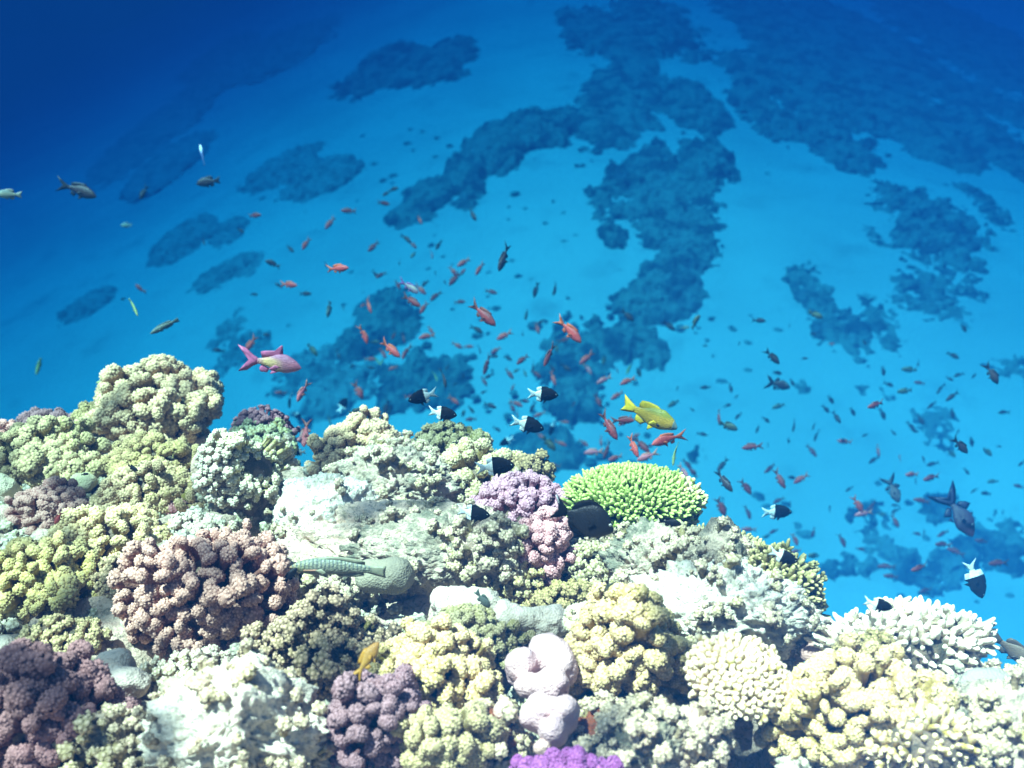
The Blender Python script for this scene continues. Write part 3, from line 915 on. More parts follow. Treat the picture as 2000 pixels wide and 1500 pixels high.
# ------------------------------------------------------------------ dark patch reefs on the sand
PATCH = [
    # (label, [(u, v, ru, rv, number of lumps), ...])
    ('long faint dark patch reef at the top, left of centre', [(740, 140, 60, 34, 16), (860, 125, 62, 32, 16), (800, 135, 60, 28, 14)]),
    ('stepped dark patch reef running down left from the top centre', [(1050, 250, 70, 34, 20), (975, 285, 60, 40, 18), (915, 340, 36, 46, 14)]),
    ('dark patch reef forming the stem under the top centre mass', [(1230, 120, 40, 60, 14), (1205, 190, 50, 50, 18), (1175, 240, 45, 40, 16), (1260, 190, 24, 40, 8)]),
    ('broad dark patch reef at the top right of centre', [(1180, 60, 70, 36, 20), (1280, 45, 80, 40, 22), (1120, 45, 28, 24, 6), (1240, 80, 90, 28, 16)]),
    ('small triangular patch reef beside the top right field', [(1355, 205, 45, 36, 14), (1365, 235, 20, 26, 5)]),
    ('largest dark patch reef in the middle of the sand', [(1290, 375, 100, 62, 36), (1270, 430, 96, 45, 28), (1380, 320, 48, 40, 14), (1290, 325, 32, 36, 8), (1180, 460, 24, 22, 5)]),
    ('dark lobe attached below the largest patch reef', [(1350, 470, 60, 42, 18), (1320, 520, 40, 34, 12)]),
    ('ragged dark patch reef beneath the largest one', [(1300, 560, 56, 48, 20), (1280, 600, 70, 30, 14)]),
    ('isolated dark clump left of the largest patch reef', [(1165, 400, 20, 24, 5)]),
    ('spreading dark patch reef behind the big salmon fish', [(1180, 670, 70, 42, 22), (1120, 700, 60, 50, 16), (1240, 650, 40, 24, 8), (1110, 770, 50, 44, 12)]),
    ('patch reef to the right of centre, above the two round ones', [(1575, 565, 40, 44, 16)]),
    ('wide round patch reef on the right of centre', [(1635, 650, 56, 50, 24), (1672, 640, 22, 34, 7)]),
    ('oval upright patch reef just right of the wide round one', [(1728, 640, 32, 48, 14)]),
    ('big dark patch reef on the right side', [(1810, 430, 76, 50, 28), (1830, 490, 70, 36, 20), (1770, 400, 34, 28, 8)]),
    ('patch reef hanging under the big right one', [(1790, 570, 56, 34, 16), (1810, 610, 60, 26, 14), (1880, 570, 34, 30, 9)]),
    ('little clump left of the big right patch reef', [(1692, 468, 18, 20, 5)]),
    ('round patch reef right of the big right one', [(1925, 410, 30, 36, 10)]),
    ('solitary round patch reef below the top right field', [(1632, 285, 40, 40, 16)]),
    ('left part of the dark top right field', [(1480, 60, 50, 56, 20), (1560, 60, 70, 50, 24), (1470, 140, 56, 30, 14), (1550, 130, 80, 30, 20)]),
    ('front left lobe of the dark top right field', [(1490, 215, 46, 34, 14), (1590, 195, 70, 46, 24), (1640, 190, 50, 40, 14)]),
    ('middle part of the dark top right field', [(1680, 80, 80, 60, 30), (1700, 160, 60, 44, 18)]),
    ('lower middle lobe of the dark top right field', [(1770, 240, 60, 48, 24), (1740, 190, 40, 34, 10)]),
    ('far right part of the dark top right field', [(1860, 80, 80, 80, 30), (1950, 90, 70, 90, 30), (1860, 180, 70, 40, 18)]),
    ('lower right lobe of the dark top right field', [(1900, 250, 50, 40, 16), (1850, 300, 44, 30, 10), (1960, 220, 40, 40, 10)]),
    ('dark clump at the right frame edge', [(1990, 330, 26, 40, 8)]),
    ('blurred patch reef left of the sand slope', [(560, 330, 56, 24, 14), (630, 350, 60, 24, 14)]),
    ('round patch reef under the stepped one', [(830, 390, 46, 34, 14), (800, 420, 30, 20, 6)]),
    ('faint low patch reef on the left sand', [(440, 545, 56, 22, 14), (470, 525, 30, 18, 6)]),
    ('dark patch reef behind the pair of salmon fish in the middle', [(745, 610, 50, 36, 16), (730, 650, 70, 30, 16)]),
    ('patch reef behind the tail of the violet fish', [(440, 650, 30, 30, 8), (480, 690, 40, 30, 10)]),
    ('long dark patch reef behind the violet fish', [(600, 730, 50, 34, 12), (660, 760, 60, 40, 16), (620, 790, 40, 26, 8)]),
    ('dark patch reef behind the leftmost chromis', [(790, 740, 60, 30, 14), (850, 750, 54, 34, 12), (770, 780, 30, 26, 6)]),
    ('faint round clump on the far left sand', [(168, 605, 34, 22, 9)]),
    ('faint clump under the large dark fish on the left', [(300, 260, 50, 40, 10), (330, 320, 40, 30, 8)]),
    ('pale shadowy patch reef at the top left', [(480, 120, 70, 26, 14), (560, 95, 60, 26, 12), (430, 110, 40, 20, 8)]),
    ('faint double clump on the left sand', [(360, 470, 40, 26, 9), (440, 460, 24, 18, 5)]),
    ('dark clump under the notch of the reef crest', [(1060, 880, 54, 36, 14)]),
    ('patch reef at the right frame edge, level with the yellow fish', [(1970, 740, 44, 40, 14), (1905, 790, 34, 30, 9)]),
    ('small dark clump below the right hand shoal', [(1840, 850, 38, 34, 10), (1860, 825, 14, 20, 3)]),
    ('dark bed of reef behind the triggerfish', [(1840, 1010, 60, 34, 16), (1930, 1060, 60, 50, 18), (1860, 1090, 60, 40, 14)]),
    ('ragged dark patch reef left of the triggerfish', [(1720, 1015, 44, 30, 12), (1790, 995, 24, 24, 6), (1735, 1060, 30, 22, 6)]),
    ('dim patch reef near the white finger coral', [(1680, 1110, 60, 30, 12), (1780, 1080, 40, 26, 8), (1820, 1120, 60, 30, 10)]),
    ('small shadowy clump above the yellow fish', [(1280, 690, 34, 26, 8), (1180, 560, 12, 22, 4)]),
    ('dim clump right of the lower oval patch reef', [(1895, 650, 22, 18, 5)]),
    ('tiny clump behind the triangular shoal on the right', [(1690, 775, 12, 16, 3), (1722, 770, 12, 14, 3)]),
    ('small round clump under the dark triggerfish silhouette', [(1565, 762, 16, 18, 4)]),
    ('pair of pebbly clumps near the large damselfish', [(1370, 885, 18, 16, 4), (1590, 950, 14, 12, 3)]),
]


def build_patches():
    for q, (label, blobs) in enumerate(PATCH):
        E = []
        for (u, v, ru, rv, k) in blobs:
            p, dz = floor_hit(u, v)
            px, _ = floor_hit(u + ru, v)
            py, _ = floor_hit(u, v - rv)
            E.append((p[0], p[1], max(0.08, abs(px[0] - p[0]) * 1.06), max(0.08, abs(py[1] - p[1]) * 1.12)))
        E = np.array(E)
        x0, x1 = (E[:, 0] - E[:, 2] * 1.5).min(), (E[:, 0] + E[:, 2] * 1.5).max()
        y0, y1 = (E[:, 1] - E[:, 3] * 1.5).min(), (E[:, 1] + E[:, 3] * 1.5).max()
        st = max(0.028, (x1 - x0) / 150, (y1 - y0) / 150)
        xs, ys = np.arange(x0, x1, st), np.arange(y0, y1, st)
        X, Y = np.meshgrid(xs, ys)
        x, y = X.ravel(), Y.ravel()
        P = np.stack([x, y, 0 * x], 1)
        wx = x + 0.22 * fbm(P * 1.6 + 5, 3, q + 50)
        wy = y + 0.22 * fbm(P * 1.6 + 25, 3, q + 60)
        h = np.full(len(x), -9.0)
        for (ex, ey, rx, ry) in E:
            h = np.maximum(h, 1 - ((wx - ex) / rx) ** 2 - ((wy - ey) / ry) ** 2)
        amp = 0.5 if len(E) <= 2 else 1.0
        h = h + (0.25 if len(E) <= 2 else 0.0) + amp * 0.60 * fbm(P * 3.0, 4, q + 70) + amp * 1.05 * fbm(P * 6.0, 4, q + 80) + amp * 0.5 * fbm(P * 20.0, 2, q + 90)
        size = min(0.19, 0.26 * float(np.median(np.minimum(E[:, 2], E[:, 3]))) + 0.05)
        z = floor_z(x, y) - 0.06 + size * np.sqrt(np.clip(h, 0, 1.6)) + 0.09 * fbm(P * 11, 3, q, ridged=True)
        P[:, 2] = z
        P[:, 0] += 0.05 * fbm(P * 15 + 3, 2, q + 4)
        P[:, 1] += 0.05 * fbm(P * 15 + 8, 2, q + 5)
        ok = (h > 0).reshape(X.shape)
        cell = ok[:-1, :-1] | ok[1:, :-1] | ok[:-1, 1:] | ok[1:, 1:]
        # keep the connected piece that covers the middle of the clump; drop crumbs
        lab = np.where(cell, np.arange(cell.size).reshape(cell.shape) + 1, 0)
        for it in range(400):
            n2 = lab.copy()
            n2[1:] = np.maximum(n2[1:], lab[:-1]); n2[:-1] = np.maximum(n2[:-1], lab[1:])
            n2[:, 1:] = np.maximum(n2[:, 1:], lab[:, :-1]); n2[:, :-1] = np.maximum(n2[:, :-1], lab[:, 1:])
            n2 = np.where(cell, n2, 0)
            if (n2 == lab).all(): break
            lab = n2
        ids, cnt = np.unique(lab[lab > 0], return_counts=True)
        cell = lab == ids[np.argmax(cnt)]
        nx = len(xs)
        r_, c_ = np.nonzero(cell)
        i = r_ * nx + c_
        F = np.stack([i, i + 1, i + nx + 1, i + nx], -1)
        used = np.unique(F)
        remap = np.zeros(len(P), dtype=np.int64); remap[used] = np.arange(len(used))
        c0 = np.array((E[0, 0], E[0, 1], float(floor_z(E[0, 0], E[0, 1]))))
        o = mesh_obj('patch_reef', P[used] - c0, [remap[F]], MAT_PATCH_PALE if blobs[0][0] < 700 else MAT_PATCH)
        o.location = c0
        props(o, label, 'patch reef', 'patch reefs on the sand')
    # pebbles and tufts strewn over the sand
    rng = np.random.default_rng(3)
    vs, fs, n = [], [], 0
    V0, F0 = ico(2)
    for z in range(1300):
        u, v = rng.uniform(500, 2050), rng.uniform(250, 1200)
        if rng.uniform() > 0.35 + 0.65 * (v / 1200) * (u / 2000):
            continue
        p, dz = floor_hit(u, v)
        rad = rng.uniform(0.015, 0.075) * rng.uniform(0.4, 1)
        V = V0 * rad * np.array((rng.uniform(0.8, 1.6), 1, 0.6))
        V = V * (1 + 0.35 * fbm(V0 * 2 + z, 2, z))[:, None]
        vs.append(V + p); fs.append(F0 + n); n += len(V0)
    props(mesh_obj('sea_floor_rubble', np.concatenate(vs), [np.concatenate(fs)], MAT_PATCH),
          'small dark stones and tufts strewn over the pale sand', 'rubble', kind='stuff')


build_patches()

# ------------------------------------------------------------------ fish
def fish_mat(name, stops, back=None, belly=None, spec=0.35, rough=0.45, bars=None, const=False):
    """colour runs along the fish (x from tail -0.5 to snout +0.5); back and belly tints; bars = (count, colour)"""
    m, t, b = new_mat(name)
    tc = t.nodes.new('ShaderNodeTexCoord')
    sx = t.nodes.new('ShaderNodeSeparateXYZ')
    t.links.new(tc.outputs['Object'], sx.inputs[0])
    mr = t.nodes.new('ShaderNodeMapRange')
    mr.inputs['From Min'].default_value = -0.5
    mr.inputs['From Max'].default_value = 0.5
    t.links.new(sx.outputs['X'], mr.inputs['Value'])
    cr = t.nodes.new('ShaderNodeValToRGB')
    cr.color_ramp.interpolation = 'CONSTANT' if const else 'LINEAR'
    el = cr.color_ramp.elements
    while len(el) < len(stops):
        el.new(0.5)
    for e, (p, c) in zip(el, stops):
        e.position = p
        e.color = (*c, 1)
    t.links.new(mr.outputs[0], cr.inputs[0])
    col = cr.outputs[0]
    if back:
        col = _mix(t, _ramp(t, sx.outputs['Z'], 0.04, 0.13), col, back)
    if belly:
        col = _mix(t, _ramp(t, sx.outputs['Z'], -0.03, -0.12), col, belly)
    if bars:
        w = t.nodes.new('ShaderNodeMath'); w.operation = 'MULTIPLY'
        t.links.new(sx.outputs['X'], w.inputs[0]); w.inputs[1].default_value = bars[0] * 6.283
        s_ = t.nodes.new('ShaderNodeMath'); s_.operation = 'SINE'
        t.links.new(w.outputs[0], s_.inputs[0])
        f = _ramp(t, s_.outputs[0], 0.1, 0.7)
        g = t.nodes.new('ShaderNodeMath'); g.operation = 'MULTIPLY'
        t.links.new(f, g.inputs[0])
        t.links.new(_ramp(t, sx.outputs['Z'], -0.02, 0.02), g.inputs[1])
        col = _mix(t, g.outputs[0], col, bars[1])
    v = t.nodes.new('ShaderNodeTexVoronoi')
    v.inputs['Scale'].default_value = 46
    t.links.new(tc.outputs['Object'], v.inputs['Vector'])
    col = _mix(t, _ramp(t, v.outputs['Distance'], 0.3, 0.7), col, _mix(t, 0.25, col, (0.02, 0.02, 0.03)))
    t.links.new(col, b.inputs['Base Color'])
    b.inputs['Roughness'].default_value = rough
    b.inputs['Specular IOR Level'].default_value = spec
    bp = t.nodes.new('ShaderNodeBump')
    bp.inputs['Strength'].default_value = 0.25
    bp.inputs['Distance'].default_value = 0.01
    t.links.new(v.outputs['Distance'], bp.inputs['Height'])
    t.links.new(bp.outputs['Normal'], b.inputs['Normal'])
    return m


def plain_mat(name, c, rough=0.5, spec=0.3):
    m, t, b = new_mat(name)
    tc = t.nodes.new('ShaderNodeTexCoord')
    n = _noise(t, 30, 2, tc.outputs['Object'])
    t.links.new(_mix(t, _ramp(t, n, 0.3, 0.7), c, tuple(k * 0.8 for k in c)), b.inputs['Base Color'])
    b.inputs['Roughness'].default_value = rough
    b.inputs['Specular IOR Level'].default_value = spec
    return m


EYE_W = plain_mat('eye_ring', (0.75, 0.78, 0.70), 0.25, 0.5)
EYE_B = plain_mat('eye_pupil', (0.01, 0.01, 0.015), 0.15, 0.6)
EYE_V = plain_mat('violet_eye_ring', (0.45, 0.20, 0.60), 0.25, 0.5)


def body_rings(P, nr=26, nu=16, bend=0.0):
    """P: dict with top, bot (lists of (t, z)), wid (list of (t, w)); t = 0 snout .. 1 tail root. Length 1 with tail."""
    t = 0.5 - 0.5 * np.cos(np.linspace(0, np.pi, nr))
    x = 0.5 - t * P.get('body', 0.78)

    def sm(pts):
        a = np.array(pts)
        tt = np.linspace(0, 1, 400)
        z = np.interp(tt, a[:, 0], a[:, 1])
        k = np.ones(41) / 41
        z = np.convolve(np.pad(z, 20, mode='edge'), k, 'valid')
        z[:12] = np.interp(tt[:12], [0, tt[12]], [a[0, 1], z[12]]) if True else z[:12]
        return np.interp(t, tt, z)
    top, bot, wid = sm(P['top']), sm(P['bot']), sm(P['wid'])
    nose = np.clip(t / 0.05, 0, 1) ** 0.5
    zc, zh = 0.5 * (top + bot), 0.5 * (top - bot) * (0.35 + 0.65 * nose)
    wid = wid * (0.3 + 0.7 * nose)
    th = np.linspace(0, 2 * np.pi, nu, endpoint=False)
    V = np.stack([np.repeat(x, nu), (wid[:, None] * np.sin(th)[None]).ravel(), (zc[:, None] + zh[:, None] * np.cos(th)[None]).ravel()], 1)
    V[:, 1] += bend * np.clip(0.25 - V[:, 0], 0, 1) ** 2
    F = grid_faces(nu, nr)
    n = len(V)
    V = np.concatenate([V, [[x[0] + 0.004, 0, zc[0]], [x[-1], bend * max(0, 0.25 - x[-1]) ** 2, zc[-1]]]])
    a = np.arange(nu)
    cap = np.concatenate([np.stack([np.full(nu, n), (a + 1) % nu, a], 1),
                          np.stack([np.full(nu, n + 1), (nr - 1) * nu + a, (nr - 1) * nu + (a + 1) % nu], 1)])
    return V, F, cap


def fin_mesh(outline, th=0.008, bend=0.0, yaw=0.0, root=None, y0=0.0, tilt=0.0):
    """thin fin from an outline in the x-z plane, thicker in the middle, edges closed. yaw swings it outwards about root"""
    O = np.array(outline, dtype=float)
    # subdivide
    pts = []
    for k in range(len(O)):
        a, b = O[k], O[(k + 1) % len(O)]
        for s in (0, 0.5):
            pts.append(a + (b - a) * s)
    O = np.array(pts)
    c = O.mean(0)
    n = len(O)
    rim = np.stack([O[:, 0], 0 * O[:, 0], O[:, 1]], 1)
    mid = c + (O - c) * 0.55
    L = np.stack([mid[:, 0], np.full(n, th), mid[:, 1]], 1)
    Rr = L * np.array((1, -1, 1))
    V = np.concatenate([rim, L, Rr, [[c[0], th, c[1]], [c[0], -th, c[1]]]])
    i = np.arange(n); j = (i + 1) % n
    Q = np.concatenate([np.stack([i, j, n + j, n + i], 1), np.stack([j, i, 2 * n + i, 2 * n + j], 1)])
    T = np.concatenate([np.stack([n + i, n + j, np.full(n, 3 * n)], 1), np.stack([2 * n + j, 2 * n + i, np.full(n, 3 * n + 1)], 1)])
    if root is not None:
        r = np.array((root[0], 0, root[1]))
        V = V - r
        a = yaw
        X, Y = V[:, 0] * math.cos(a) - V[:, 1] * math.sin(a), V[:, 0] * math.sin(a) + V[:, 1] * math.cos(a)
        V = np.stack([X, Y, V[:, 2]], 1)
        Y, Z = V[:, 1] * math.cos(tilt) - V[:, 2] * math.sin(tilt), V[:, 1] * math.sin(tilt) + V[:, 2] * math.cos(tilt)
        V = np.stack([V[:, 0], Y, Z], 1) + r + np.array((0, y0, 0))
    V[:, 1] += bend * np.clip(0.25 - V[:, 0], 0, 1) ** 2
    return V, Q, T


def eye_mesh(x, y, z, r, side):
    v, f = ico(2)
    return v * np.array((r, r * 0.45, r)) + np.array((x, side * y, z)), f


# every species: outline of the body, fins as outlines in units of the full length
SP = {
    'anthias': dict(
        body=0.74, top=[(0, 0.0), (0.12, 0.085), (0.35, 0.155), (0.55, 0.145), (0.8, 0.075), (1, 0.04)],
        bot=[(0, -0.02), (0.12, -0.08), (0.35, -0.145), (0.55, -0.135), (0.8, -0.06), (1, -0.035)],
        wid=[(0, 0.01), (0.15, 0.06), (0.4, 0.075), (0.7, 0.045), (1, 0.012)],
        fins=dict(tail_fin=[(-0.20, 0.035), (-0.33, 0.09), (-0.52, 0.20), (-0.40, 0.06), (-0.36, 0.0), (-0.40, -0.06), (-0.52, -0.19), (-0.33, -0.09), (-0.20, -0.035)],
                  dorsal_fin=[(0.28, 0.10), (0.20, 0.20), (0.05, 0.195), (-0.08, 0.17), (-0.18, 0.13), (-0.16, 0.04), (0.05, 0.10)],
                  anal_fin=[(-0.02, -0.10), (-0.06, -0.18), (-0.15, -0.15), (-0.17, -0.045)]),
        pect=[(0.20, -0.02), (0.12, 0.02), (0.04, -0.03), (0.08, -0.08)], pelv=[(0.16, -0.12), (0.06, -0.22), (0.05, -0.12)],
        eye=(0.405, 0.032, 0.022, 0.024)),
    'violet': dict(
        body=0.72, top=[(0, 0.0), (0.12, 0.085), (0.35, 0.17), (0.55, 0.16), (0.8, 0.075), (1, 0.045)],
        bot=[(0, -0.03), (0.12, -0.085), (0.35, -0.14), (0.55, -0.13), (0.8, -0.065), (1, -0.04)],
        wid=[(0, 0.012), (0.15, 0.065), (0.4, 0.085), (0.7, 0.05), (1, 0.014)],
        fins=dict(tail_fin=[(-0.19, 0.04), (-0.29, 0.10), (-0.40, 0.20), (-0.53, 0.245), (-0.39, 0.11), (-0.35, 0.0), (-0.38, -0.10), (-0.52, -0.20), (-0.38, -0.17), (-0.29, -0.09), (-0.19, -0.035)],
                  dorsal_fin=[(0.20, 0.12), (0.185, 0.30), (0.165, 0.315), (0.15, 0.20), (0.05, 0.205), (-0.10, 0.185), (-0.17, 0.165), (-0.15, 0.06), (0.0, 0.10)],
                  anal_fin=[(-0.02, -0.10), (-0.06, -0.17), (-0.17, -0.17), (-0.19, -0.12), (-0.15, -0.04)]),
        pect=[(0.19, -0.03), (0.10, 0.01), (0.0, -0.06), (0.06, -0.09)], pelv=[(0.16, -0.12), (-0.01, -0.19), (0.02, -0.12)],
        eye=(0.405, 0.036, 0.012, 0.023)),
    'chromis': dict(
        body=0.74, top=[(0, 0.01), (0.10, 0.10), (0.35, 0.22), (0.60, 0.225), (0.82, 0.14), (1, 0.06)],
        bot=[(0, -0.02), (0.10, -0.095), (0.35, -0.20), (0.60, -0.205), (0.82, -0.125), (1, -0.055)],
        wid=[(0, 0.012), (0.15, 0.07), (0.4, 0.085), (0.7, 0.05), (1, 0.014)],
        fins=dict(tail_fin=[(-0.19, 0.055), (-0.32, 0.10), (-0.50, 0.20), (-0.40, 0.05), (-0.37, 0.0), (-0.40, -0.05), (-0.50, -0.18), (-0.32, -0.10), (-0.19, -0.05)],
                  dorsal_fin=[(0.26, 0.17), (0.12, 0.255), (-0.05, 0.265), (-0.20, 0.215), (-0.20, 0.08), (0.05, 0.15)],
                  anal_fin=[(0.04, -0.17), (-0.04, -0.26), (-0.19, -0.205), (-0.18, -0.07)]),
        pect=[(0.20, -0.02), (0.10, 0.03), (0.03, -0.03), (0.08, -0.09)], pelv=[(0.16, -0.17), (0.05, -0.30), (0.04, -0.17)],
        eye=(0.40, 0.045, 0.035, 0.026)),
    'damsel': dict(
        body=0.74, top=[(0, -0.02), (0.10, 0.085), (0.35, 0.19), (0.60, 0.175), (0.85, 0.085), (1, 0.055)],
        bot=[(0, -0.05), (0.10, -0.10), (0.35, -0.165), (0.60, -0.16), (0.85, -0.07), (1, -0.05)],
        wid=[(0, 0.014), (0.15, 0.065), (0.4, 0.08), (0.7, 0.05), (1, 0.014)],
        fins=dict(tail_fin=[(-0.21, 0.05), (-0.33, 0.10), (-0.48, 0.17), (-0.44, 0.04), (-0.42, -0.01), (-0.45, -0.08), (-0.48, -0.13), (-0.33, -0.085), (-0.21, -0.045)],
                  dorsal_fin=[(0.22, 0.15), (0.10, 0.215), (-0.06, 0.225), (-0.17, 0.20), (-0.20, 0.13), (-0.18, 0.06), (0.05, 0.12)],
                  anal_fin=[(0.0, -0.13), (-0.08, -0.20), (-0.20, -0.165), (-0.19, -0.05)]),
        pect=[(0.19, -0.05), (0.10, 0.0), (0.03, -0.06), (0.08, -0.11)], pelv=[(0.16, -0.14), (0.05, -0.23), (0.04, -0.14)],
        eye=(0.385, 0.042, 0.015, 0.026)),
    'surgeon': dict(
        body=0.76, top=[(0, -0.05), (0.06, 0.03), (0.15, 0.13), (0.27, 0.225), (0.42, 0.275), (0.58, 0.265), (0.75, 0.19), (0.88, 0.09), (1, 0.04)],
        bot=[(0, -0.08), (0.06, -0.125), (0.15, -0.18), (0.27, -0.235), (0.42, -0.265), (0.58, -0.25), (0.75, -0.18), (0.88, -0.085), (1, -0.04)],
        wid=[(0, 0.014), (0.15, 0.06), (0.4, 0.075), (0.7, 0.045), (1, 0.014)],
        fins=dict(tail_fin=[(-0.23, 0.04), (-0.34, 0.12), (-0.52, 0.25), (-0.43, 0.09), (-0.40, 0.0), (-0.43, -0.09), (-0.50, -0.21), (-0.34, -0.11), (-0.23, -0.04)],
                  dorsal_fin=[(0.29, 0.20), (0.22, 0.27), (0.12, 0.325), (0.0, 0.335), (-0.10, 0.29), (-0.18, 0.21), (-0.22, 0.13), (-0.20, 0.06), (-0.06, 0.16), (0.10, 0.22)],
                  anal_fin=[(0.20, -0.23), (0.10, -0.29), (0.0, -0.31), (-0.10, -0.26), (-0.18, -0.19), (-0.22, -0.12), (-0.20, -0.05), (-0.06, -0.15), (0.08, -0.20)]),
        pect=[(0.22, -0.05), (0.14, 0.02), (0.05, -0.05), (0.10, -0.12)], pelv=[(0.24, -0.2), (0.17, -0.29), (0.12, -0.2)],
        eye=(0.40, 0.045, 0.04, 0.02)),
    'trigger': dict(
        body=0.66, top=[(0, -0.03), (0.12, 0.06), (0.40, 0.17), (0.65, 0.17), (0.88, 0.07), (1, 0.045)],
        bot=[(0, -0.06), (0.12, -0.12), (0.40, -0.20), (0.65, -0.16), (0.88, -0.06), (1, -0.045)],
        wid=[(0, 0.02), (0.15, 0.06), (0.4, 0.08), (0.7, 0.05), (1, 0.016)],
        fins=dict(tail_fin=[(-0.13, 0.045), (-0.22, 0.12), (-0.34, 0.22), (-0.52, 0.30), (-0.36, 0.13), (-0.27, 0.0), (-0.36, -0.14), (-0.52, -0.28), (-0.34, -0.21), (-0.22, -0.11), (-0.13, -0.04)],
                  dorsal_fin=[(0.04, 0.15), (-0.02, 0.28), (-0.10, 0.22), (-0.16, 0.12), (-0.12, 0.05)],
                  spine_fin=[(0.20, 0.14), (0.14, 0.22), (0.10, 0.15)],
                  anal_fin=[(0.02, -0.15), (-0.05, -0.27), (-0.12, -0.20), (-0.16, -0.11), (-0.12, -0.05)]),
        pect=[(0.22, -0.04), (0.16, 0.01), (0.10, -0.04), (0.14, -0.09)], pelv=[(0.12, -0.18), (0.04, -0.24), (0.02, -0.17)],
        eye=(0.30, 0.06, 0.055, 0.02)),
    'wrasse': dict(
        body=0.84, top=[(0, 0.0), (0.10, 0.055), (0.30, 0.095), (0.6, 0.088), (0.85, 0.055), (1, 0.045)],
        bot=[(0, -0.015), (0.10, -0.06), (0.30, -0.10), (0.6, -0.085), (0.85, -0.05), (1, -0.04)],
        wid=[(0, 0.012), (0.15, 0.048), (0.4, 0.06), (0.7, 0.04), (1, 0.012)],
        fins=dict(tail_fin=[(-0.30, 0.045), (-0.42, 0.065), (-0.50, 0.075), (-0.49, 0.0), (-0.50, -0.07), (-0.42, -0.06), (-0.30, -0.04)],
                  dorsal_fin=[(0.24, 0.085), (0.18, 0.115), (0.0, 0.12), (-0.20, 0.11), (-0.28, 0.085), (-0.28, 0.05), (0.0, 0.08)],
                  anal_fin=[(0.02, -0.085), (-0.02, -0.115), (-0.20, -0.10), (-0.28, -0.075), (-0.27, -0.045)]),
        pect=[(0.24, -0.02), (0.17, 0.015), (0.10, -0.02), (0.14, -0.06)], pelv=[(0.2, -0.09), (0.10, -0.13), (0.10, -0.09)],
        eye=(0.405, 0.026, 0.02, 0.014)),
}

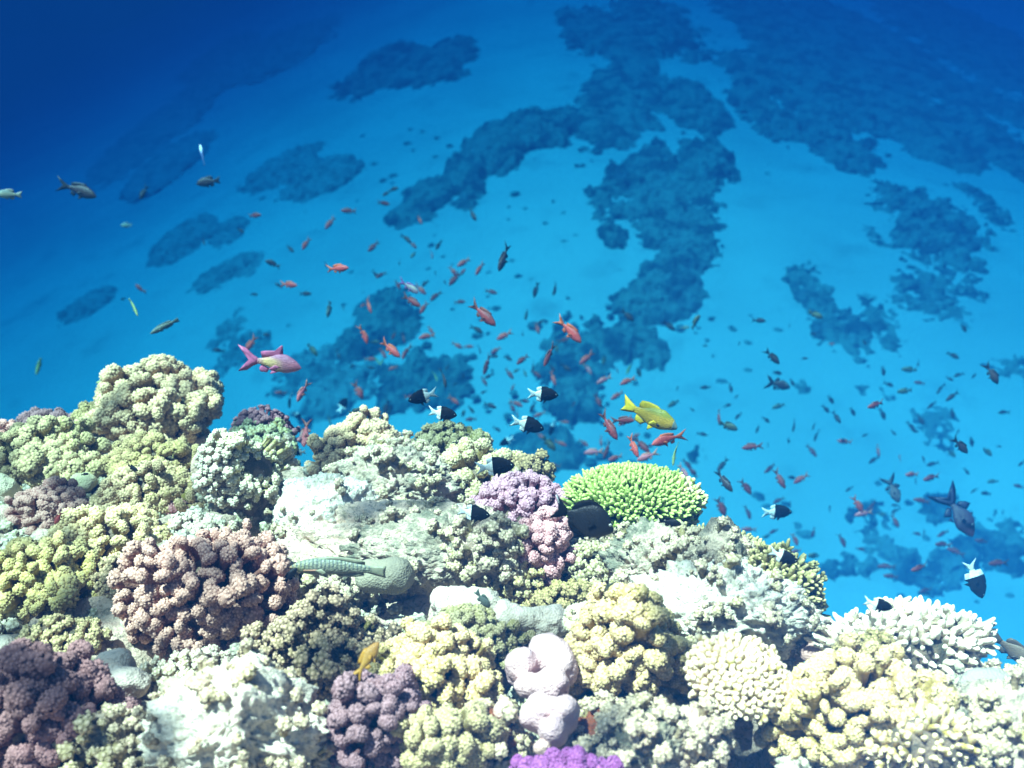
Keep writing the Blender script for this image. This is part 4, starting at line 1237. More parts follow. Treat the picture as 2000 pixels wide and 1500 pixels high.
# colours
M = {
    'salmon': (fish_mat('salmon_scales', [(0.0, (0.574, 0.136, 0.048)), (0.25, (0.613, 0.084, 0.048)), (0.75, (0.613, 0.071, 0.060)), (1.0, (0.597, 0.104, 0.091))], back=(0.459, 0.065, 0.048), belly=(0.657, 0.136, 0.103)),
               plain_mat('salmon_fin', (0.550, 0.104, 0.036))),
    'pink': (fish_mat('pink_scales', [(0.0, (0.614, 0.177, 0.111)), (0.3, (0.660, 0.133, 0.159)), (1.0, (0.691, 0.159, 0.150))], belly=(0.707, 0.243, 0.177)),
             plain_mat('pink_fin', (0.614, 0.185, 0.115))),
    'dusky red': (fish_mat('dusky_red_scales', [(0.0, (0.257, 0.062, 0.029)), (0.3, (0.317, 0.043, 0.037)), (1.0, (0.302, 0.047, 0.041))], back=(0.151, 0.027, 0.026)),  # partly own red, partly shadow and distance painted in
                  plain_mat('dusky_red_fin', (0.166, 0.043, 0.026))),
    'dark': (fish_mat('dark_scales', [(0.0, (0.025, 0.025, 0.029)), (0.5, (0.059, 0.034, 0.034)), (1.0, (0.044, 0.029, 0.029))]),  # some are dark fish; for others shadow and distance are put into the colour
             plain_mat('dark_fin', (0.020, 0.020, 0.025))),
    'black': (fish_mat('black_scales', [(0.0, (0.004, 0.004, 0.005)), (1.0, (0.006, 0.006, 0.007))], spec=0.25, rough=0.5),
              plain_mat('black_fin', (0.004, 0.004, 0.005), 0.7, 0.08)),
    'olive': (fish_mat('olive_scales', [(0.0, (0.070, 0.084, 0.042)), (0.5, (0.112, 0.112, 0.056)), (1.0, (0.098, 0.091, 0.049))], belly=(0.168, 0.154, 0.084)),
              plain_mat('olive_fin', (0.056, 0.063, 0.035))),
    'grey green': (fish_mat('grey_green_scales', [(0.0, (0.098, 0.112, 0.084)), (1.0, (0.126, 0.140, 0.105))]),
                   plain_mat('grey_green_fin', (0.070, 0.084, 0.063))),
    'yellow': (fish_mat('yellow_scales', [(0.0, (0.806, 0.513, 0.024)), (0.3, (0.598, 0.361, 0.024)), (1.0, (0.520, 0.285, 0.036))], back=(0.260, 0.237, 0.020), belly=(0.650, 0.380, 0.040)),
               plain_mat('yellow_fin', (0.715, 0.475, 0.024))),
    'yellow green': (fish_mat('yellow_green_scales', [(0.0, (0.30, 0.34, 0.10)), (0.5, (0.34, 0.36, 0.10)), (1.0, (0.42, 0.42, 0.16))], back=(0.12, 0.22, 0.08), belly=(0.62, 0.52, 0.22)),
                     plain_mat('yellow_green_fin', (0.22, 0.26, 0.10))),
    'pale': (fish_mat('pale_scales', [(0.0, (0.30, 0.26, 0.18)), (1.0, (0.40, 0.35, 0.24))], back=(0.16, 0.17, 0.14)),
             plain_mat('pale_fin', (0.24, 0.21, 0.16))),
    'orange yellow': (fish_mat('orange_scales', [(0.0, (0.36, 0.17, 0.012)), (0.5, (0.34, 0.17, 0.016)), (1.0, (0.30, 0.13, 0.02))]),
                      plain_mat('orange_fin', (0.34, 0.16, 0.012))),
    'violet': (fish_mat('violet_scales', [(0.0, (0.46, 0.13, 0.22)), (0.28, (0.44, 0.15, 0.20)), (0.42, (0.62, 0.38, 0.15)), (0.58, (0.58, 0.34, 0.16)), (0.74, (0.42, 0.15, 0.18)), (1.0, (0.48, 0.12, 0.17))], back=(0.34, 0.11, 0.18)),
               plain_mat('violet_fin', (0.44, 0.10, 0.19))),
    'mauve grey': (fish_mat('mauve_grey_scales', [(0.0, (0.21, 0.098, 0.21)), (0.5, (0.294, 0.21, 0.21)), (1.0, (0.238, 0.14, 0.21))], back=(0.294, 0.252, 0.21)),
                   plain_mat('mauve_grey_fin', (0.182, 0.07, 0.21))),
    'two tone': (fish_mat('two_tone_scales', [(0.0, (0.80, 0.80, 0.74)), (0.44, (0.003, 0.003, 0.004))], const=True, spec=0.08, rough=0.7),
                 fish_mat('two_tone_fin', [(0.0, (0.62, 0.66, 0.66)), (0.44, (0.003, 0.003, 0.004))], const=True, spec=0.08, rough=0.7)),
    'trigger blue': (fish_mat('blue_violet_scales', [(0.0, (0.012, 0.014, 0.04)), (0.4, (0.035, 0.025, 0.05)), (0.8, (0.045, 0.024, 0.045)), (1.0, (0.12, 0.03, 0.05))]),
                     plain_mat('blue_violet_fin', (0.008, 0.010, 0.035))),
    'barred': (fish_mat('barred_scales', [(0.0, (0.259, 0.245, 0.158)), (0.75, (0.288, 0.266, 0.187)), (0.9, (0.245, 0.230, 0.115)), (1.0, (0.302, 0.202, 0.108))], back=(0.122, 0.187, 0.122), belly=(0.360, 0.331, 0.259), bars=(24, (0.115, 0.122, 0.101))),
               plain_mat('barred_fin', (0.245, 0.223, 0.144))),
    'brown': (fish_mat('brown_scales', [(0.0, (0.14, 0.09, 0.06)), (1.0, (0.20, 0.13, 0.08))]),
              plain_mat('brown_fin', (0.10, 0.07, 0.05))),
    'cleaner': (fish_mat('cleaner_scales', [(0.0, (0.05, 0.08, 0.20)), (0.55, (0.08, 0.14, 0.34)), (0.75, (0.75, 0.80, 0.88)), (1.0, (0.85, 0.86, 0.86))]),
                plain_mat('cleaner_fin', (0.06, 0.08, 0.16))),
}
EDGE = plain_mat('white_edge', (0.75, 0.78, 0.80))
BLACKSPOT = plain_mat('black_spot', (0.012, 0.012, 0.012))
SNOUT = plain_mat('blue_grey_snout', (0.20, 0.26, 0.24))
STRIPE = plain_mat('rusty_stripe', (0.42, 0.20, 0.12))

_fish = {}
NAME = {'anthias': 'anthias', 'violet': 'anthias', 'chromis': 'chromis', 'damsel': 'damselfish', 'surgeon': 'surgeonfish',
        'trigger': 'triggerfish', 'wrasse': 'wrasse'}


def small_fish(sp, colour, bend):
    """fish too small in the picture to show parts: one closed mesh, body plus fins"""
    key = (sp, colour, bend, 's')
    if key not in _fish:
        P = SP[sp]
        vs, qs, ts, mi, n = [], [], [], [], 0
        V, Q, T = body_rings(P, 14, 10, bend)
        vs.append(V); qs.append(Q); ts.append(T); n += len(V)
        nb = len(Q), len(T)
        for k, o in P['fins'].items():
            V, Q, T = fin_mesh(o, 0.008, bend)
            vs.append(V); qs.append(Q + n); ts.append(T + n); n += len(V)
        V, Q, T = fin_mesh(P['pelv'], 0.006, bend)
        vs.append(V); qs.append(Q + n); ts.append(T + n); n += len(V)
        Q, T = np.concatenate(qs), np.concatenate(ts)
        o = mesh_obj(NAME[sp], np.concatenate(vs), [Q, T], M[colour][0])
        o.data.materials.append(M[colour][1])
        idx = np.zeros(len(Q) + len(T), dtype=np.int32)
        idx[nb[0]:len(Q)] = 1
        idx[len(Q) + nb[1]:] = 1
        o.data.polygons.foreach_set('material_index', idx)
        _fish[key] = o
        return o
    o = _fish[key].copy()
    COL.objects.link(o)
    return o


def big_fish(sp, colour, bend, extra=None):
    """fish with its parts: body, fins, eyes"""
    key = (sp, colour, bend, extra)
    if key in _fish:
        src = _fish[key]
        r = src.copy(); COL.objects.link(r)
        for ch in list(src.children):
            c = ch.copy(); COL.objects.link(c); c.parent = r
            for g in ch.children:
                d = g.copy(); COL.objects.link(d); d.parent = c
        return r
    P = SP[sp]
    mb, mf = M[colour]
    r = empty(NAME[sp])
    V, Q, T = body_rings(P, 30, 18, bend)
    body = mesh_obj('body', V, [Q, T], mb, r)
    for k, o in P['fins'].items():
        V, Q, T = fin_mesh(o, 0.009, bend)
        f = mesh_obj(k, V, [Q, T], mf, r)
        if extra == 'surgeon' and k == 'tail_fin':
            V, Q, T = fin_mesh([(-0.405, 0.075), (-0.492, 0.205), (-0.487, 0.215), (-0.398, 0.08)], 0.012, bend)
            mesh_obj('white_edge', V, [Q, T], EDGE, f)
    for s in (1, -1):
        w = np.interp(0.36, [q[0] for q in P['wid']], [q[1] for q in P['wid']])
        V, Q, T = fin_mesh(P['pect'], 0.005, 0.0, yaw=-s * 0.45, root=P['pect'][0], y0=s * (w * 0.93), tilt=0)
        mesh_obj('pectoral_fin', V, [Q, T], mf, r)
        V, Q, T = fin_mesh(P['pelv'], 0.005, 0.0, yaw=0, root=P['pelv'][0], y0=s * 0.014, tilt=s * 0.25)
        mesh_obj('pelvic_fin', V, [Q, T], mf, r)
        ex, ey, ez, er = P['eye']
        v, f = eye_mesh(ex, ey, ez, er, s)
        e = mesh_obj('eye', v, [f], EYE_V if colour in ('salmon', 'dusky red') else EYE_W, r)
        v, f = eye_mesh(ex, ey + er * 0.28, ez, er * 0.58, s)
        mesh_obj('pupil', v, [f], EYE_B, e)
    if extra == 'yellow':
        for s in (1, -1):
            v, f = ico(2)
            v = v * np.array((0.030, 0.010, 0.024)) + np.array((0.20, s * 0.068, -0.075))
            mesh_obj('black_spot', v, [f], BLACKSPOT, r)
        V, Q, T = body_rings(dict(body=0.085, top=[(0, -0.01), (1, 0.096)], bot=[(0, -0.06), (1, -0.112)], wid=[(0, 0.018), (1, 0.057)]), 8, 14)
        V[:, 0] += 0.004
        mesh_obj('snout', V, [Q, T], SNOUT, r)
    if extra == 'wrasse':
        for s in (1, -1):
            V, Q, T = fin_mesh([(0.36, -0.015), (0.1, -0.002), (-0.2, -0.008), (-0.36, -0.012), (-0.36, -0.026), (-0.2, -0.020), (0.1, -0.016), (0.36, -0.03)], 0.003)
            xs = 0.5 - V[:, 0]
            w = np.interp(xs / P['body'], [q[0] for q in P['wid']], [q[1] for q in P['wid']])
            V[:, 1] = s * (w * 0.99 + V[:, 1] * 0.6)
            mesh_obj('side_stripe', V, [Q, T], STRIPE, r)
    _fish[key] = r
    return r


WUP = np.array((0, 0, 1.0))


def pose(o, u, v, length, ang, dz, yaw=0.0, updir=None):
    """put a fish at (u, v): length in photograph pixels, ang = where the head points on the picture (0 right, 90 up)"""
    a, y = R(ang), R(yaw)
    H = (RIGHT * math.cos(a) + UP * math.sin(a)) * math.cos(y) - FWD * math.sin(y)
    up = WUP * 0.45 + UP * 0.55 if updir is None else RIGHT * math.cos(R(updir)) + UP * math.sin(R(updir))
    Z = up - H * np.dot(up, H)
    Z /= np.linalg.norm(Z)
    Y = np.cross(Z, H)
    L = length * dz / FPX / max(0.75, math.cos(y))
    m = Matrix(((H[0], Y[0], Z[0]), (H[1], Y[1], Z[1]), (H[2], Y[2], Z[2]))).to_4x4()
    p = at(u, v, dz)
    o.matrix_world = Matrix.Translation(Vector(p)) @ m @ Matrix.Scale(L, 4)


# ---- the named, larger fish: (species, colour, u, v, length, angle, distance, yaw, extra, up, label)
HEROES = [
    ('violet', 'violet', 530, 708, 122, -9, 2.45, 8, None, None, 'violet pink anthias with a yellow flank and long forked tail, above the left notch'),
    ('damsel', 'yellow', 1266, 812, 118, -20, 2.35, 10, 'yellow', None, 'bright yellow damselfish with a grey snout and black spot, above the green table coral'),
    ('surgeon', 'black', 1140, 1014, 130, -16, 1.45, -5, 'surgeon', None, 'black surgeonfish with a white edged tail, between the purple coral and the green table coral'),
    ('wrasse', 'barred', 660, 1106, 180, 178, 1.72, 12, 'wrasse', None, 'long green barred wrasse swimming left over the pale limestone shelf'),
    ('anthias', 'orange yellow', 716, 1290, 84, 57, 1.38, -8, None, 150, 'orange yellow damselfish swimming upward over the dark thicket coral'),
    ('trigger', 'trigger blue', 1872, 1000, 105, -58, 3.3, 10, None, 40, 'blue violet triggerfish with a lyre shaped tail diving on the right'),
    ('trigger', 'dark', 1519, 750, 52, -12, 4.8, 0, None, None, 'dark triggerfish silhouette above the sand, right of the yellow damselfish'),
    ('trigger', 'dark', 1744, 955, 54, -68, 4.4, 20, None, 30, 'dark slender fish diving steeply left of the blue violet triggerfish'),
    ('anthias', 'salmon', 1112, 645, 68, -47, 2.9, 10, None, None, 'large salmon anthias diving to the right, highest of the big salmon fish'),
    ('anthias', 'dusky red', 942, 614, 70, -40, 3.0, 8, None, None, 'large dusky red anthias with a dark forked tail, left of the highest salmon anthias'),
    ('anthias', 'salmon', 762, 682, 52, -38, 3.2, 6, None, None, 'large salmon anthias diving right in the middle of the left shoal'),
    ('anthias', 'salmon', 1305, 857, 70, 198, 2.6, 8, None, None, 'large salmon anthias facing left directly under the yellow damselfish'),
    ('anthias', 'dusky red', 1188, 832, 64, -57, 2.7, 10, None, None, 'large dusky red anthias diving just left of the yellow damselfish'),
    ('anthias', 'dusky red', 1216, 821, 46, 0, 2.95, 10, None, None, 'dusky red anthias half hidden behind the tail of the yellow damselfish'),
    ('anthias', 'salmon', 1236, 872, 48, -64, 2.7, 10, None, None, 'slim salmon anthias diving under the belly of the yellow damselfish'),
    ('anthias', 'pink', 591, 764, 46, 245, 2.9, 8, None, None, 'pink anthias diving left below the violet anthias'),
    ('anthias', 'dark', 152, 371, 82, -20, 3.6, 6, None, None, 'large dark anthias at the upper left with a sickle tail'),
    ('damsel', 'dark', 408, 355, 50, 188, 4.2, 0, None, None, 'dark brown round fish facing left in the upper left water'),
    ('anthias', 'dark', 985, 503, 60, 248, 3.6, 8, None, None, 'dark blue fish with a long tail diving left, alone at the top of the shoal'),
    ('anthias', 'mauve grey', 799, 560, 46, -36, 3.4, 12, None, None, 'mauve grey anthias amid the small salmon fish at the top of the shoal'),
    ('anthias', 'dusky red', 597, 847, 50, 267, 2.9, 30, None, 180, 'dusky red fish hanging head down in the notch of the reef crest'),
    ('wrasse', 'yellow green', 1317, 886, 48, 262, 2.7, 10, None, None, 'slim yellow green wrasse upright below the yellow damselfish'),
    ('wrasse', 'yellow green', 262, 600, 40, -64, 3.2, 10, None, None, 'slim yellow green wrasse diving in the left water'),
    ('wrasse', 'grey green', 321, 637, 60, 210, 3.0, 10, None, None, 'grey green wrasse gliding down left above the tallest cream coral'),
    ('damsel', 'brown', 1976, 1268, 96, -38, 1.9, 15, None, None, 'large brown fish cut by the right frame edge'),
    # black-and-white chromis
    ('chromis', 'two tone', 826, 775, 60, 195, 2.5, 0, None, None, 'black and white chromis facing left above the tufted coral'),
    ('chromis', 'two tone', 1060, 770, 62, -4, 2.55, 0, None, None, 'black and white chromis facing right, highest of the central ones'),
    ('chromis', 'two tone', 864, 808, 58, -6, 2.25, 0, None, None, 'black and white chromis facing right, touching the top of the tufted coral'),
    ('chromis', 'two tone', 1030, 829, 68, -16, 2.45, 5, None, None, 'black and white chromis with a long white tail, below the highest central one'),
    ('chromis', 'two tone', 967, 911, 78, 4, 1.85, 5, None, None, 'large black and white chromis in front of the pale yellow coral'),
    ('chromis', 'two tone', 924, 1003, 68, -6, 1.74, 5, None, None, 'large black and white chromis at the left edge of the purple coral'),
    ('chromis', 'two tone', 1516, 1000, 62, 0, 2.9, 0, None, None, 'black and white chromis over the sand right of the green table coral'),
    ('chromis', 'two tone', 1530, 1088, 58, -18, 1.55, 5, None, None, 'black and white chromis peeking over the large olive finger coral'),
    ('chromis', 'two tone', 1904, 1131, 76, -72, 2.6, 10, None, 10, 'large black and white chromis diving at the right, its white tail glaring'),
    ('chromis', 'two tone', 1716, 1182, 56, -10, 1.5, 5, None, None, 'black and white chromis in front of the white finger coral'),
    ('damsel', 'black', 1308, 1021, 46, -4, 1.6, 10, None, None, 'small black damselfish sheltering under the green table coral'),
]

# ---- the shoal: colour code, species code, u, v, length, heading
#  a salmon, p pink, r dusky red, d dark, o olive, g grey green, y yellow, e yellow green, w pale, k black, h two tone, c cleaner
SHOAL = '''w18,380,42,180 d281,376,28,240 c395,303,40,105 w247,440,22,180 d470,450,15,-35 d397,472,16,-60 r273,564,25,140 k241,584,10,200
e76,715,34,245 e208,747,42,182 d428,685,20,170 r497,421,25,0 a645,436,27,230 r681,412,28,178 d755,378,17,210 d768,370,20,20 r749,397,22,-10
a598,476,25,240 d566,486,20,-35 d533,515,27,160 r729,482,25,220 d780,511,13,-85 a658,525,42,0 d636,517,13,-55 d733,535,18,-60 r744,537,20,212
a564,556,32,-8 d545,558,16,150 d596,574,23,0 d496,575,13,0 g644,604,30,250 d671,605,13,90 a719,597,30,-65 a711,596,14,205
a490,672,32,230 d522,654,17,180 d489,650,12,-80 o610,683,28,-52 a700,764,32,-60 a711,653,36,-75 a748,690,22,-60 a793,687,30,245
a723,702,21,0 e737,704,18,-60 e746,706,16,240 a768,719,19,200 g732,668,18,0 r770,655,17,240 r788,660,20,-70 d660,692,19,-62 d687,715,10,30 d724,718,15,-15
a548,768,20,170 h565,782,26,-85 h670,791,27,60 h580,811,20,-52 g694,803,21,30 d755,795,28,250 g761,800,18,255 g643,820,19,-75 h583,883,26,190 k418,755,15,-60
a819,430,18,-55 d922,419,28,-58 d794,466,23,-45 r806,478,20,-40 d857,478,20,240 g807,498,14,230 a844,497,16,-85 a906,513,27,205 a937,525,27,240
a885,530,20,-48 r888,545,30,225 a903,533,18,50 k850,534,10,80 d869,552,10,120 a777,556,18,-65 a821,566,26,-42 d831,553,17,220 r804,588,38,-35
r851,578,26,222 a828,601,25,235 r898,590,21,5 r959,570,23,-15 d1047,566,29,255 d1085,564,27,250 d931,643,25,-32 g1028,615,19,260
a834,657,30,196 a841,645,18,-60 a893,675,21,-25 a915,677,18,0 d937,682,17,-82 a985,656,30,206 a969,684,21,216 d964,696,17,0 r951,712,38,253
d992,700,17,-25 r1021,702,27,217 d1021,650,14,-85 a1049,642,20,-70 d1057,628,15,222 r1073,693,44,248 g1087,680,15,-80 d1040,713,19,-80
r994,730,25,-50 g1009,724,13,200 g1025,729,15,-60 r1047,730,23,-40 a1079,739,28,-65 r945,745,20,-52 d955,735,18,200 d868,738,36,-80
e851,735,19,-75 d874,717,13,240 a1002,756,14,240 d945,766,13,205 a803,776,24,-10 a886,782,24,-35 h1079,835,28,250 h990,862,27,208
d957,792,25,-15 a1008,788,26,-25 r1000,796,20,-60 r1023,783,20,-10 r1010,808,17,-80 d1041,795,21,248 a1054,810,22,202 r1050,823,15,230
d920,800,17,-50 g905,808,15,80 r920,819,21,180 d970,838,17,-30 o1072,866,34,-50 a1056,852,22,-45 a1095,866,24,-25 a1018,891,22,-45 a1102,825,18,5
r1101,665,22,25 d1226,617,29,-40 d1306,636,28,-42 o1357,629,32,55 w1338,640,16,10 a1146,700,32,218 p1147,720,26,-52 p1180,742,30,205 a1226,744,30,206
a1206,773,28,207 d1105,718,23,-30 d1078,718,18,-55 g1180,703,18,260 e1228,721,21,250 g1247,727,19,-65 r1206,722,13,-85 r1168,783,26,-62
d1127,768,10,80 d1323,759,10,75 d1378,757,20,182 g1315,788,23,212 d1377,675,9,0 g1231,785,22,-60 d1482,626,25,-6 d1542,638,9,90 o1593,615,27,-22
d1588,652,12,0 a1624,672,11,0 d1688,668,13,-62 d1508,697,36,-44 d1517,728,20,-12 d1547,747,15,-60 d1571,700,12,0 d1444,671,8,90 d1427,758,17,-75
d1420,792,17,15 r1403,815,28,-78 d1442,812,17,232 o1422,832,36,-18 g1520,793,23,200 d1622,780,20,-55 d1613,799,19,-46 d1633,815,25,-56 d1665,804,19,-50
d1496,820,17,-40 d1480,838,15,250 d1552,830,26,250 d1594,850,23,252 g1589,832,15,250 d1371,848,19,-10 d1882,641,19,-45 d1861,694,23,-35
d1725,724,19,-80 o1776,722,26,172 d1794,710,13,250 d1736,751,19,-25 r1796,748,19,170 o1767,764,24,188 d1836,759,24,236 d1872,732,19,202
d1860,774,27,214 d1820,791,23,216 r1712,791,36,190 d1724,809,23,-62 d1798,820,23,-56 d1860,807,20,-72 d1780,833,23,-62 d1788,843,13,0 d1960,805,21,182
d1938,731,42,-52 r1470,872,36,192 d1500,870,10,90 r1585,880,26,-55 a1650,863,27,174 d1412,908,30,228 d1413,940,46,-52 r1456,950,36,-57
r1505,915,28,212 r1522,936,38,-56 d1548,933,18,170 a1565,935,30,212 r1408,990,38,-66 r1461,1000,28,-72 d1543,988,17,80 r1521,977,23,212
d1659,955,17,216 a1675,985,34,-56 a1463,1035,28,178 r1512,1038,21,190 g1498,1048,18,185 a1553,1053,26,-72 r1589,1040,19,255 r1645,1055,28,-66 d1620,993,13,80
a1555,1078,26,182 d1517,1071,12,170 g1590,1086,26,172 r1680,1072,18,-10 p1335,922,32,-60 r1342,906,26,-56 a1355,925,25,125 r1253,870,38,-42
r1268,871,16,0 a1222,822,30,212 a1240,853,21,30 p1265,892,38,200 p1160,883,34,185 r1187,878,34,246 a1203,895,28,196 a1141,865,21,-45
a1173,862,20,-82 a1083,910,22,170 a1714,880,22,-76 d1707,898,22,216 a1757,896,15,80 d1822,906,22,196 d1804,898,14,100 d1875,870,42,-40 d1897,862,21,-66
g1858,885,21,-45 g1928,882,23,-40 d1870,845,15,60 d1951,872,10,0 d1888,921,15,-50 g1938,940,19,190 a1781,927,27,178 r1819,933,34,192
d1788,942,15,80 r1800,978,27,170 d1749,987,15,182 d1749,997,19,216 g1723,1005,17,-10 r1748,1018,26,-60 r1704,988,27,216 p1687,1003,32,194
r1842,1042,26,200 r1790,1042,18,-20 d1805,1043,17,90 r1841,1063,30,176 r1918,1058,27,164 r1867,1077,29,164 d1902,958,15,216 d1926,964,21,174
r1990,950,20,164 d1996,905,16,215 r1732,1106,30,185 r1797,1110,36,190 r1740,1126,27,170 r1808,1153,25,190 r1950,1100,38,180 d1806,1160,20,10
k567,1125,36,55 g943,1172,38,-48 w1214,1154,40,10 k258,914,24,-25 k166,926,12,0 r115,1010,30,240 d1855,740,14,-30 d1902,735,12,60
d1690,850,13,200 d1745,845,13,-50 d1540,860,12,-70 d1438,775,10,30 d1352,800,10,-40 r1120,790,12,60 d905,735,10,80 d890,750,10,200'''
CODE = {'a': ('anthias', 'salmon'), 'p': ('anthias', 'pink'), 'r': ('anthias', 'dusky red'), 'd': ('anthias', 'dark'), 'o': ('damsel', 'olive'),
        'g': ('damsel', 'grey green'), 'y': ('damsel', 'yellow'), 'e': ('wrasse', 'yellow green'), 'w': ('damsel', 'pale'), 'k': ('damsel', 'black'),
        'h': ('chromis', 'two tone'), 'c': ('wrasse', 'cleaner')}
NEAR = {(567, 1125): 1.7, (943, 1172): 1.62, (1214, 1154): 1.75, (258, 914): 2.05, (166, 926): 2.0, (115, 1010): 1.85, (418, 755): 2.7, (208, 747): 2.75,
        (583, 883): 2.75, (1018, 891): 2.9, (694, 803): 2.9}
LAND = [(530, 708, 'the violet anthias'), (1266, 812, 'the yellow damselfish'), (1872, 1000, 'the blue violet triggerfish'), (1519, 750, 'the dark triggerfish silhouette'),
        (1112, 645, 'the highest salmon anthias'), (942, 614, 'the large dusky red anthias'), (762, 682, 'the left salmon anthias'),
        (310, 780, 'the tallest cream coral'), (1230, 960, 'the green table coral'), (1516, 1000, 'the chromis over the sand'), (985, 503, 'the lone dark blue fish'),
        (799, 560, 'the mauve grey anthias'), (408, 355, 'the dark brown round fish'), (152, 371, 'the large dark anthias'), (1290, 400, 'the largest patch reef'),
        (1635, 650, 'the wide round patch reef'), (1810, 450, 'the big right patch reef'), (1060, 770, 'the highest central chromis'), (826, 775, 'the left facing chromis'),
        (1904, 1131, 'the diving chromis'), (700, 880, 'the grey green cauliflower coral'), (1030, 829, 'the long tailed chromis'), (1780, 1230, 'the white finger coral'),
        (60, 900, 'the greenish cream coral'), (660, 1106, 'the barred wrasse'), (1970, 740, 'the right edge patch reef'), (640, 500, 'the left end of the shoal'),
        (1422, 832, 'the oval olive damselfish'), (1980, 900, 'the right frame edge'), (262, 600, 'the diving yellow green wrasse')]
DIRS = ['right of', 'above right of', 'above', 'above left of', 'left of', 'below left of', 'below', 'below right of']
HEADS = ['facing right', 'rising right', 'head up', 'rising left', 'facing left', 'diving left', 'head down', 'diving right']


def octant(a):
    return int(round((a % 360) / 45.0)) % 8


def build_fish():
    for (sp, colour, u, v, ln, ang, dz, yaw, extra, up, label) in HEROES:
        o = big_fish(sp, colour, 0.25 if (u % 3 == 0) else -0.15, extra)
        pose(o, u, v, ln, ang, dz, yaw, up)
        props(o, label, 'fish', 'black and white chromis' if colour == 'two tone' else ('large salmon and red anthias' if sp == 'anthias' else None))
    rng = np.random.default_rng(8)
    todo = []
    for w in SHOAL.split():
        c, rest = w[0], w[1:]
        u, v, ln, ang = (float(q) for q in rest.split(','))
        sp, colour = CODE[c]
        real = {'anthias': 0.075, 'damsel': 0.075, 'chromis': 0.07, 'wrasse': 0.085}[sp] * rng.uniform(0.85, 1.15)
        dz = NEAR.get((int(u), int(v)))
        if dz is None:
            dz = float(np.clip(real * FPX / ln, 2.9, 6.2))
        o = small_fish(sp, colour, (0.0, 0.35, -0.35)[int(rng.integers(0, 3))])
        pose(o, u, v, ln * (1.2 if colour == 'two tone' else 1.14), ang + rng.uniform(-4, 4), dz, float(rng.uniform(-22, 22)))
        size = 'tiny' if ln < 18 else ('small' if ln < 29 else 'middling')
        L = sorted(LAND, key=lambda q: math.hypot(q[0] - u, q[1] - v))[0]
        d = math.hypot(L[0] - u, L[1] - v)
        far = 'just ' if d < 55 else ('' if d < 130 else 'well ')
        where = far + DIRS[octant(math.degrees(math.atan2(L[1] - v, u - L[0])))] + ' ' + L[2]
        kind = {'anthias': 'fish', 'damsel': 'oval fish', 'chromis': 'chromis', 'wrasse': 'slim fish'}[sp]
        col = {'two tone': 'black and white', 'cleaner': 'blue and white'}.get(colour, colour)
        todo.append([o, u, v, '%s %s %s %s' % (size, col, kind, HEADS[octant(ang)]), where])
        o['category'] = 'fish'
        o['group'] = 'black and white chromis' if colour == 'two tone' else 'small fish of the shoal over the reef'
    by = {}
    for t in todo:
        by.setdefault((t[3], t[4]), []).append(t)
    for (a, b), g in by.items():
        if len(g) == 1:
            g[0][0]['label'] = a + ', ' + b
            continue
        hor = np.ptp([t[1] for t in g]) > np.ptp([t[2] for t in g])
        g.sort(key=lambda t: t[1] if hor else t[2])
        words = {2: ['left', 'right'] if hor else ['upper', 'lower']}.get(len(g))
        if words is None:
            words = (['leftmost'] + ['%s left' % k for k in ('second', 'third', 'fourth', 'fifth')][:len(g) - 2] + ['rightmost']) if hor else \
                    (['uppermost'] + ['%s highest' % k for k in ('second', 'third', 'fourth', 'fifth')][:len(g) - 2] + ['lowest'])
        for t, w in zip(g, words):
            t[0]['label'] = a + ', ' + b + ', ' + w


build_fish()

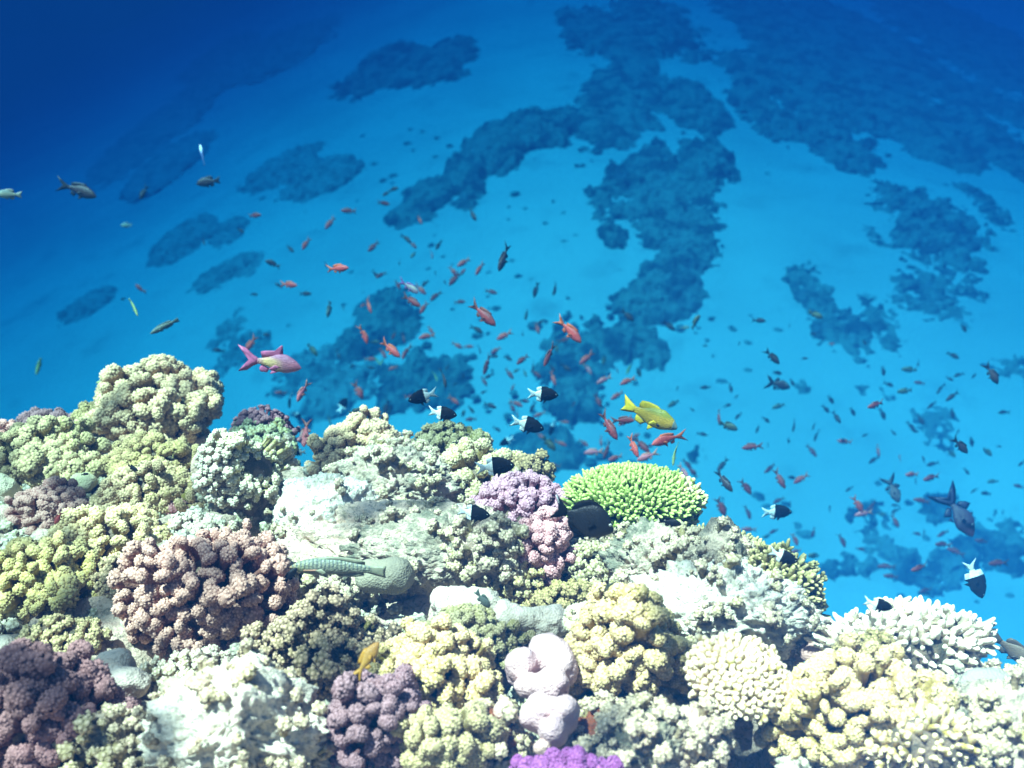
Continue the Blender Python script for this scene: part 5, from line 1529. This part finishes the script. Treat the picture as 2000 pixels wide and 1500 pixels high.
# ------------------------------------------------------------------ the water itself
def build_water():
    # unseen surface added overhead; its painted transparency pattern dapples the sunlight
    n = 120
    xs = np.linspace(-45, 45, n)
    X, Y = np.meshgrid(xs, xs + 10)
    P = np.stack([X.ravel(), Y.ravel(), 0 * X.ravel()], 1)
    P[:, 2] = 0.62 + 0.04 * fbm(P * 0.9, 3, 41)
    i = np.arange(n - 1)[:, None] * n + np.arange(n - 1)[None, :]
    F = np.stack([i, i + 1, i + n + 1, i + n], -1).reshape(-1, 4)
    m = bpy.data.materials.new('dapple_tinted_water')
    m.use_nodes = True
    t = m.node_tree
    t.nodes.remove(t.nodes['Principled BSDF'])
    tr = t.nodes.new('ShaderNodeBsdfTransparent')
    pos = _pos(t)
    wob = t.nodes.new('ShaderNodeTexNoise')
    wob.inputs['Scale'].default_value = 3.0
    t.links.new(pos, wob.inputs['Vector'])
    ad = t.nodes.new('ShaderNodeVectorMath')
    ad.operation = 'MULTIPLY_ADD'
    t.links.new(wob.outputs['Color'], ad.inputs[0])
    ad.inputs[1].default_value = (0.25, 0.25, 0)
    sh = t.nodes.new('ShaderNodeVectorMath')
    sh.inputs[1].default_value = (0.0, 0.0, CAUSTIC_SHIFT)
    t.links.new(pos, sh.inputs[0])
    t.links.new(sh.outputs[0], ad.inputs[2])
    vo = t.nodes.new('ShaderNodeTexVoronoi')
    vo.feature = 'SMOOTH_F1'
    vo.inputs['Scale'].default_value = 5.0
    vo.inputs['Smoothness'].default_value = 0.25
    t.links.new(ad.outputs[0], vo.inputs['Vector'])
    f = _ramp(t, vo.outputs['Distance'], 0.10, 0.52)
    # dapples are kept to the reef; farther out an even tint keeps the sand plain
    sx = t.nodes.new('ShaderNodeSeparateXYZ')
    t.links.new(pos, sx.inputs[0])
    dapple_fade = _ramp(t, sx.outputs['Y'], 2.7, 3.7)
    mx = t.nodes.new('ShaderNodeMix')
    t.links.new(dapple_fade, mx.inputs['Factor'])
    t.links.new(f, mx.inputs['A'])
    mx.inputs['B'].default_value = 0.92
    f = mx.outputs['Result']
    c = _mix(t, f, (0.10, 0.11, 0.12), (1.0, 1.0, 1.0))
    t.links.new(c, tr.inputs['Color'])
    t.links.new(tr.outputs[0], t.nodes['Material Output'].inputs['Surface'])
    props(mesh_obj('dapple_surface', P, [F], m), kind='structure')
    # the body of water: one closed box of even density round everything
    zt, zb = 0.35, -28.0
    V = [(x, y, z) for z in (zb, zt) for y in (-13, 71) for x in (-46, 46)]
    Q = [(0, 2, 3, 1), (4, 5, 7, 6), (0, 1, 5, 4), (2, 6, 7, 3), (0, 4, 6, 2), (1, 3, 7, 5)]
    m = bpy.data.materials.new('sea_water')
    m.use_nodes = True
    t = m.node_tree
    t.nodes.remove(t.nodes['Principled BSDF'])
    pv = t.nodes.new('ShaderNodeVolumePrincipled')
    pv.inputs['Density'].default_value = WATER_DENSITY
    pv.inputs['Color'].default_value = (*WATER_SCATTER, 1)
    pv.inputs['Absorption Color'].default_value = (*WATER_ABSORB, 1)
    pv.inputs['Anisotropy'].default_value = WATER_ANISO
    t.links.new(pv.outputs[0], t.nodes['Material Output'].inputs['Volume'])
    props(mesh_obj('haze', V, [np.array(Q)], m, smooth=False), kind='stuff')


CAUSTIC_SHIFT = 1.3
WATER_DENSITY = 0.25
WATER_SCATTER = (0.003, 0.0277, 0.086)
WATER_ABSORB = (0.0, 0.435, 0.705)
WATER_ANISO = -0.62
build_water()
